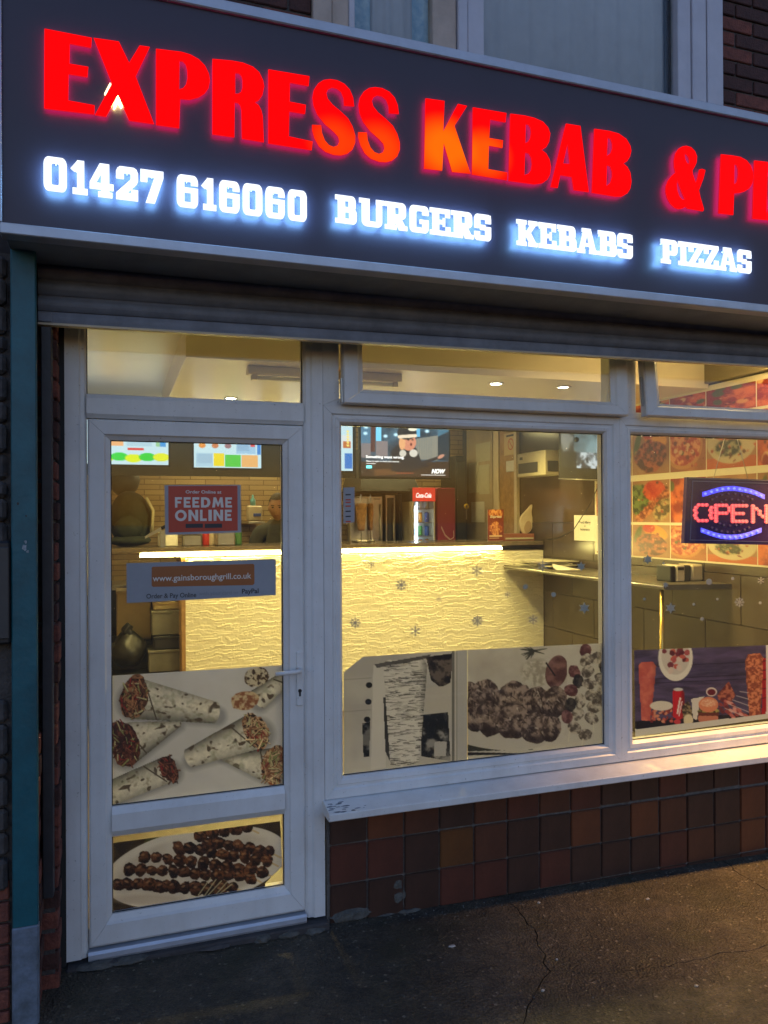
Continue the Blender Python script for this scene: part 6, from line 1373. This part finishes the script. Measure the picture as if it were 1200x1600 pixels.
kinds = [[4, 4, 4, 4, 4], [3, 0, 1, 2, 4], [1, 3, 4, 2, 0], [3, 0, 1, 2, 4]]
for j, (za, zb_) in enumerate(rowz):
    for i in range(5):
        ya, yb_ = edges[i], edges[i+1]
        if j == 0 and i == 0: continue
        picture('food_photo', quad_w((XW-.0042, ya-.004, za-.004), (0, yb_-ya+.008, 0), (0, 0, zb_-za+.008), 1, 1), 56, 48, dish(kinds[j][i], 11*j+i), M['mural'], wp)
# small television on the right wall
st = thing('small_television', 'small black television tilted out from the right wall', 'television', atx(905, 752, XW-.2)); SX = XW-.16
def sxp(u, v): return atx(u, v, SX)
A0 = at(872, 668, 2.15); B0 = at(948, 668, 1.75)
Pq = [Vector((at(873, 640, 2.2).x, 2.2, at(873, 640, 2.2).z)), Vector((at(950, 640, 1.82).x, 1.82, at(950, 640, 1.82).z)), Vector((at(950, 745, 1.82).x, 1.82, at(950, 752, 1.82).z)), Vector((at(873, 752, 2.2).x, 2.2, at(873, 749, 2.2).z))]
nrm = (Pq[1]-Pq[0]).cross(Pq[3]-Pq[0]).normalized()
if nrm.y > 0: nrm = -nrm
mesh('housing', Pq+[p_-nrm*.05 for p_ in Pq], [(0, 1, 2, 3), (4, 5, 6, 7), (0, 1, 5, 4), (1, 2, 6, 5), (2, 3, 7, 6), (3, 0, 4, 7)], M['black'], st)
def p_tv2(cv):
    cv.tex(np.ones(len(cv.x)), (52, 66, 72), (120, 146, 150), .35, 5, 3); cv.tex(cv.rect(0, 0, .3, .8), (46, 46, 44), (120, 120, 112), .12, 8, 4); cv.tex(cv.rect(.35, .72, 1, 1), (50, 56, 60), (190, 200, 204), .1, 9, 4.5); cv.put(cv.rect(0, .7, .34, 1), (20, 22, 26))
    cv.put(cv.seg((.85, .1), (.8, .7), .03, soft=.02), (150, 170, 176))
def fn_tv(s, t):
    P = np.array([list(p_+nrm*.002) for p_ in Pq]); s2, t2 = .05+s*.93, .03+t*.80
    W = P[0]*((1-s2)*(1-t2))[:, None]+P[1]*(s2*(1-t2))[:, None]+P[2]*(s2*t2)[:, None]+P[3]*((1-s2)*t2)[:, None]; return W, s, t
picture('display', fn_tv, 60, 60, p_tv2, print_mat('tv2_picture', emission=.25), st)
tube('wall_arm', [(SX+.01, 2.05, Pq[0].z-.25), (XW-.001, 2.1, Pq[0].z-.25)], .02, M['black'], st)
tube('silver_edge', [Pq[3]+nrm*.004+Vector((0, 0, .006)), Pq[2]+nrm*.004+Vector((0, 0, .006))], .004, M['steel'], st, n=6)
ca = at(936, 800, 1.97)
tag(tube('hanging_cable', [(XW-.01, 1.95, 1.88), (XW-.03, 2.05, 1.72), (XW-.05, 2.25, 1.52), (XW-.03, 2.5, 1.45), (XW-.02, 2.7, 1.43)], .004, M['black'], None, n=6), 'thin black cable sagging below the small television', 'cable')
an = thing('allergy_notice', 'white food allergy notice on the brown wall', 'notice', atx(914, 845, XW-.004)); AXn = XW-.003
rwbox('sheet', 897.5, 805, 931, 845, .0025, M['paper'], an, off=.0035, bev=0)
def wtext(name, body, u, v, hpx, m, parent, off=.0065):
    p = atx(u, v, XW-off); s = (atx(u, v-hpx, XW-off).z-p.z)/.72
    Mx = Matrix(((0, 0, -1, p.x), (-1, 0, 0, p.y), (0, 1, 0, p.z), (0, 0, 0, 1)))
    return text(name, body, 0, 0, 0, s, m, parent, .02*s, 1, 0, 'CENTER', rot=Mx, ext=.0002)
wtext('lettering', 'Food Allergy', 914, 818, 4.2, dtx, an); wtext('lettering', 'or', 914, 823, 3, dtx, an); wtext('lettering', 'Intolerance', 914, 829, 4, dtx, an)
al2 = thing('price_list', 'narrow printed list beside the allergy notice', 'list', atx(938, 860, XW-.004)); rwbox('sheet', 931.8, 806, 944, 861, .0025, M['paper'], al2, off=.0065, bev=0)
for k in range(7): rwbox('print_line', 934, 812+k*6, 941, 813.3+k*6, .0005, dtx, al2, off=.0092, bev=0)

# things at the left end of the counter
bgm = mat('dark_green_fabric', (.035, .042, .028), .9, var=.4, vs=10, bump=.5, bs=25)
def blob(name, c, s, m, parent, seed, k=.12, sub=3):
    b = bmesh.new(); bmesh.ops.create_icosphere(b, subdivisions=sub, radius=1); r_ = random.Random(seed); o3 = [Vector((r_.uniform(-3, 3), r_.uniform(-3, 3), r_.uniform(-3, 3))) for _ in range(6)]
    for v in b.verts:
        d = sum(math.sin(v.co.dot(w_)*1.6+i) for i, w_ in enumerate(o3))/6; v.co = Vector((c[0]+v.co.x*s[0]*(1+k*d), c[1]+v.co.y*s[1]*(1+k*d), c[2]+v.co.z*s[2]*(1+k*d)))
    return bmo(name, b, m, parent, True)
c1 = at(205, 808, 3.25); c0 = at(195, 748, 3.3)
rk = thing('rucksack', 'dark green rucksack propped on the counter at far left', 'bag', (c1.x, 3.25, WT))
blob('body', (c1.x, 3.25, c1.z-.01), (.17, .10, .21), bgm, rk, 4); tube('strap', [(c1.x+.11, 3.15, c1.z+.15), (c1.x+.16, 3.13, c1.z+.05), (c1.x+.15, 3.13, c1.z-.12)], .012, M['paper2'], rk); blob('pocket', (c1.x-.02, 3.16, c1.z-.08), (.11, .05, .09), bgm, rk, 9)
blob('base_roll', (c1.x-.01, 3.2, WT+.045), (.16, .10, .045), bgm, rk, 12)
hp = thing('hanging_hood', 'dark hanging hood below the leftmost menu screen', 'hood', (c0.x, 3.6, 1.9)); blob('canopy', (c0.x, 3.6, c0.z), (.12, .09, .14), M['charcoal'], hp, 3, .08); tube('hanger', [(c0.x, 3.6, c0.z+.1), (c0.x, 3.6, 2.598)], .02, M['charcoal'], hp)
# condiment crates and tools along the counter
tr2 = random.Random(12)
for k, (u, hh, lb) in enumerate(((262, .10, 'foil roll box lying on the counter left'), (300, .09, 'small steel tray of cutlery on the counter'), (352, .12, 'clear sauce tub on the counter below the red sticker'))):
    c = at(u, 840, 3.0); o = thing('counter_tub', lb, 'tub', (c.x, 3.0, WT), 'tubs on the counter'); box('tub', c.x-.07, c.x+.07, 2.94, 3.08, WT, WT+hh, M['steel'] if k else M['paper'], o, bev=.01); box('lid', c.x-.074, c.x+.074, 2.936, 3.084, WT+hh+.0005, WT+hh+.012, M['cream'] if k else M['paper2'], o, bev=.004)
for k, (u, c, lb) in enumerate(((322, (.45, .04, .03), 'red sauce bottle standing behind the counter strip'), (331, (.5, .40, .30), 'cream sauce bottle standing next to the red one'), (341, (.45, .26, .03), 'mustard coloured sauce bottle on the counter'), (372, (.06, .16, .05), 'green sauce bottle near the person on the counter'))):
    c_ = at(u, 850, 3.12); o = thing('sauce_bottle', lb, 'bottle', (c_.x, 3.12, WT), 'sauce bottles on the counter')
    lathe('bottle', [(.004, 0), (.028, 0), (.030, .01), (.030, .10), (.022, .125), (.010, .14), (.004, .14)], (c_.x, 3.12, WT), mat('sauce_plastic', c, .3), o); lathe('nozzle', [(.010, .1405), (.009, .15), (.003, .18), (.001, .18)], (c_.x, 3.12, WT), M['paper'], o, n=10)
ic = thing('knife', 'steel carving knife leaning on the counter by the rucksack', 'knife', (at(240, 840, 2.95).x, 2.95, WT)); k0, k1 = at(226, 838, 2.95), at(252, 823, 2.95)
mesh('blade', [(k0.x, 2.95, k0.z), (k0.x+.004, 2.95, k0.z-.018), (k1.x, 2.95, k1.z-.03), (k1.x, 2.95, k1.z), (k0.x, 2.953, k0.z), (k0.x+.004, 2.953, k0.z-.018), (k1.x, 2.953, k1.z-.03), (k1.x, 2.953, k1.z)], [(0, 1, 2, 3), (4, 5, 6, 7), (0, 1, 5, 4), (2, 3, 7, 6), (1, 2, 6, 5), (3, 0, 4, 7)], M['steel'], ic); tube('grip', [(k1.x, 2.951, k1.z-.012), (k1.x+.07, 2.951, k1.z+.018)], .012, M['black'], ic); box('rest', k1.x-.01, k1.x+.03, 2.93, 2.97, WT, k1.z-.028, M['steel'], ic)
sb = thing('soap_dispenser', 'cream dispenser with a blue pump bottle by the kitchen wall', 'dispenser', (at(398, 815, 3.95).x, 3.95, at(398, 815, 3.95).z))
pbox('box', 388, 790, 410, 814, 3.95, .12, M['cream'], sb, bev=.012); pbox('label_plate', 396, 802, 408, 807, 3.945, .0045, cans['b'], sb); pq = at(395, 790, 4.0); lathe('bottle', [(.005, 0), (.026, 0), (.026, .05), (.010, .07), (.010, .09), (.004, .10)], (pq.x, 4.0, pq.z+.001), mat('blue_bottle', (.10, .34, .36), .3), sb); box('shelf', pq.x-.05, pq.x+.1, 3.94, YB-.003, at(398, 815, 3.95).z-.02, at(398, 815, 3.95).z-.001, M['steel'], sb)
# open hatch left of the counter panel: stacked boxes and bags
grey_box = mat('grey_box', (.16, .15, .12), .7, var=.3); cb = mat('cardboard', (.42, .32, .17), .8, var=.15)
HB = 3.0
for k, (u0, v0, u1, v1, y, m, lb) in enumerate(((182, 925, 236, 1002, 3.3, cb, 'tan cardboard carton standing left in the counter hatch'), (237, 956, 285, 994, 3.05, grey_box, 'grey storage box uppermost in the counter hatch'), (240, 996, 285, 1016, 3.02, M['black'], 'black crate in the middle of the hatch stack'), (232, 1018, 285, 1052, 3.0, grey_box, 'dark lower box of the hatch stack'), (240, 942, 284, 954, 3.08, cb, 'flat pale carton topping the hatch stack'))):
    o = thing('storage_box', lb, 'box', (at((u0+u1)/2, v1, y).x, y+.15, at(u0, v1, y).z), 'boxes in the hatch'); a, b = at(u0, (v0+v1)/2, y), at(u1, (v0+v1)/2, y)
    box('carton', a.x, b.x, y, y+.3, at(u0, v1, y).z, at(u0, v0, y).z, m, o, bev=.008); box('lid_band', a.x-.004, b.x+.004, y-.006, y+.306, at(u0, v0+3.5, y).z, at(u0, v0, y).z+.004, m, o, bev=.004)
o = thing('stacking_shelf', 'low shelf carrying the boxes inside the counter hatch', 'shelf', (at(240, 1100, 3.2).x, 3.2, FL)); zlow = at(260, 1052, 3.0).z; box('deck', -.04, cx0-.04, 2.98, 3.7, zlow-.03, zlow-.002, M['charcoal'], o); box('leg', -.03, 0, 3.0, 3.03, FL, zlow-.031, M['black'], o); box('leg', cx0-.08, cx0-.05, 3.0, 3.03, FL, zlow-.031, M['black'], o); box('leg', -.03, 0, 3.65, 3.68, FL, zlow-.031, M['black'], o); box('leg', cx0-.08, cx0-.05, 3.65, 3.68, FL, zlow-.031, M['black'], o)
box('riser', -.04, at(236, 1000, 3.3).x, 3.28, 3.66, zlow-.001, at(200, 1002.5, 3.3).z, M['charcoal'], o)
binm = mat('bin_bag', (.012, .012, .013), .42, var=.4, bump=.6, bs=18)
bb = thing('bin_bag', 'shiny black bin bag at the bottom left of the hatch', 'bag', (at(205, 1045, 2.9).x, 2.92, zlow)); cbb = at(202, 1022, 2.9); blob('sack', (cbb.x, 3.13, cbb.z-.01), (.13, .11, .14), binm, bb, 21, .3); blob('tied_neck', (cbb.x-.01, 3.11, cbb.z+.15), (.04, .04, .05), binm, bb, 22, .4)

# the person behind the counter
pc = at(441, 800, 3.55); px_, py_ = pc.x-.03, 3.62
pe = thing('person', 'person in a dark olive jacket standing behind the counter', 'person', (px_, py_, FL))
HZ = at(438, 772, 3.55).z-.115                        # head centre
S = HZ-.16
def skin_body(name, J, E, Rd, m):
    me = bpy.data.meshes.new(name); me.from_pydata(J, E, []); o = bpy.data.objects.new(name, me); C.objects.link(o)
    md = o.modifiers.new('s', 'SKIN'); md.use_smooth_shade = True
    for i, r_ in enumerate(Rd): me.skin_vertices[0].data[i].radius = r_ if isinstance(r_, tuple) else (r_, r_)
    me.skin_vertices[0].data[0].use_root = True
    sub = o.modifiers.new('u', 'SUBSURF'); sub.levels = 2; sub.render_levels = 2
    dg = bpy.context.evaluated_depsgraph_get(); m2 = bpy.data.meshes.new_from_object(o.evaluated_get(dg)); bpy.data.objects.remove(o); m2.name = name; m2.materials.clear(); m2.materials.append(m)
    m2.polygons.foreach_set('use_smooth', [True]*len(m2.polygons))
    ob = bpy.data.objects.new(name, m2); return _fin(ob, pe)
X0, Y0 = px_, py_
sh_ = S-.06
J = [(X0, Y0, S-.62), (X0, Y0, S-.40), (X0, Y0-.01, S-.18), (X0, Y0, S-.03), (X0, Y0-.01, S+.06),
     (X0-.17, Y0, sh_), (X0-.24, Y0-.03, sh_-.27), (X0-.16, Y0-.22, sh_-.42), (X0+.17, Y0, sh_), (X0+.24, Y0-.03, sh_-.27), (X0+.16, Y0-.22, sh_-.42),
     (X0-.09, Y0, S-.70), (X0-.10, Y0-.01, S-1.08), (X0-.10, Y0+.02, FL+.09), (X0+.09, Y0, S-.70), (X0+.10, Y0-.01, S-1.08), (X0+.10, Y0+.02, FL+.09)]
Eg = [(0, 1), (1, 2), (2, 3), (3, 4), (3, 5), (5, 6), (6, 7), (3, 8), (8, 9), (9, 10), (0, 11), (11, 12), (12, 13), (0, 14), (14, 15), (15, 16)]
Rd = [(.16, .11), (.15, .105), (.17, .115), (.09, .08), (.062, .062), .075, .055, .042, .075, .055, .042, .095, .065, .05, .095, .065, .05]
jacket = mat('olive_jacket', (.055, .050, .030), .85, var=.3, vs=12, bump=.3, bs=40)
skinm = mat('skin', (.45, .25, .16), .55, var=.06)
body = skin_body('body', J, Eg, Rd, jacket)
# head with face
def head(cx, cy, cz):
    b = bmesh.new(); bmesh.ops.create_uvsphere(b, u_segments=28, v_segments=22, radius=1)
    for v in b.verts:
        x, y, z = v.co; jaw = max(0, -z)
        w_ = .076*(1-.30*jaw**1.6); d_ = .096*(1-.12*jaw)
        yy_ = y*d_
        if y < 0:                                        # face side looks towards -y
            if abs(x) < .24 and -.42 < z < .12: yy_ -= .020*(1-abs(x)/.24)*(1-abs(z+.25)/.37 if z > -.62 else 0)   # nose
            if .10 < abs(x) < .55 and .02 < z < .26: yy_ += .008                                                    # eye sockets
            if abs(x) < .35 and -.62 < z < -.48: yy_ += .004
        v.co = Vector((cx+x*w_, cy+yy_, cz+z*.118))
    return b
TURN = -.35
def turned(b):
    Mt = Matrix.Translation((X0, Y0-.02, HZ)) @ Matrix.Rotation(TURN, 4, 'Z') @ Matrix.Rotation(R(10), 4, 'X')
    for v in b.verts: v.co = Mt @ v.co
    return b
hdo = bmo('head', turned(head(0, 0, 0)), skinm, pe, True)
hm = mat('dark_hair', (.018, .014, .010), .7, var=.3, bump=.8, bs=70)
b = bmesh.new(); bmesh.ops.create_uvsphere(b, u_segments=28, v_segments=20, radius=1)
kill = [v for v in b.verts if (v.co.z < .30+.25*max(0, -v.co.y) and v.co.y < -.15) or v.co.z < -.35]
bmesh.ops.delete(b, geom=kill, context='VERTS')
for v in b.verts: v.co = Vector((v.co.x*.083, v.co.y*.104+.004, v.co.z*.126+.004))
bmo('hair', turned(b), hm, hdo, True)
for s_ in (-1, 1):
    b = bmesh.new(); bmesh.ops.create_uvsphere(b, u_segments=10, v_segments=8, radius=1)
    for v in b.verts: v.co = Vector((s_*.076+v.co.x*.010, .006+v.co.y*.018, -.012+v.co.z*.030))
    bmo('ear', turned(b), skinm, hdo, True)
    b = bmesh.new(); bmesh.ops.create_uvsphere(b, u_segments=8, v_segments=6, radius=1)
    for v in b.verts: v.co = Vector((s_*.030+v.co.x*.011, -.083+v.co.y*.006, .012+v.co.z*.006))
    bmo('eye', turned(b), M['black'], hdo, True)
    b = box_bm(s_*.030-.016, s_*.030+.016, -.094, -.084, .026, .032, .002); bmo('eyebrow', turned(b), hm, hdo)
b = box_bm(-.022, .022, -.0935, -.086, -.062, -.056, .002); bmo('mouth', turned(b), mat('lips', (.30, .11, .09), .5), hdo)
for s_ in (-1, 1):                                       # hands resting on the counter edge
    hx_, hy_, hz_ = X0+s_*.16, Y0-.23, sh_-.43
    J = [(hx_, hy_, hz_), (hx_-s_*.005, hy_-.05, hz_-.006)]; E_ = [(0, 1)]; Rr_ = [(.030, .02), (.038, .016)]
    for f_, (dx, L1) in enumerate(((-.028, .062), (-.010, .075), (.009, .072), (.027, .056))):
        i0 = len(J); J += [(hx_+dx, hy_-.085, hz_-.008), (hx_+dx*1.1, hy_-.085-L1*.55, hz_-.016), (hx_+dx*1.1, hy_-.085-L1*.8, hz_-.034)]; E_ += [(1, i0), (i0, i0+1), (i0+1, i0+2)]; Rr_ += [.0095, .0085, .0075]
    i0 = len(J); J += [(hx_-s_*.038, hy_-.04, hz_-.010), (hx_-s_*.055, hy_-.075, hz_-.016)]; E_ += [(0, i0), (i0, i0+1)]; Rr_ += [.011, .009]
    skin_body('hand', J, E_, Rr_, skinm)
for s_ in (-1, 1): blob('shoe', (X0+s_*.10, Y0-.05, FL+.045), (.05, .13, .045), M['black'], pe, 31, .03)
import OpenImageIO as oiio, numpy as np, sys
im=oiio.ImageBuf('/workdir/render_main.png').get_pixels(oiio.FLOAT)
s=im.shape[1]/1200
for n,(x,y) in dict(jambL=(115,900),jamb_low=(120,1400),midrail=(310,1260),bottomrail=(300,1450),frameTop=(300,640),mullion=(970,900),sillL=(600,1240),sillR=(1150,1175),panelTop=(300,40),panelMid=(600,280),panelLow=(600,400),slat=(600,510),pave=(300,1560),paveR=(1150,1420),paveM=(800,1550),stone=(650,930),dwall=(900,960),wrapbg=(300,1060),upwin=(900,50),teal=(37,900),tile=(700,1330),sticker=(270,800)).items():
    p=im[int(y*s)-2:int(y*s)+3,int(x*s)-2:int(x*s)+3,:3].mean((0,1)); print(n,(p*255).round().astype(int))
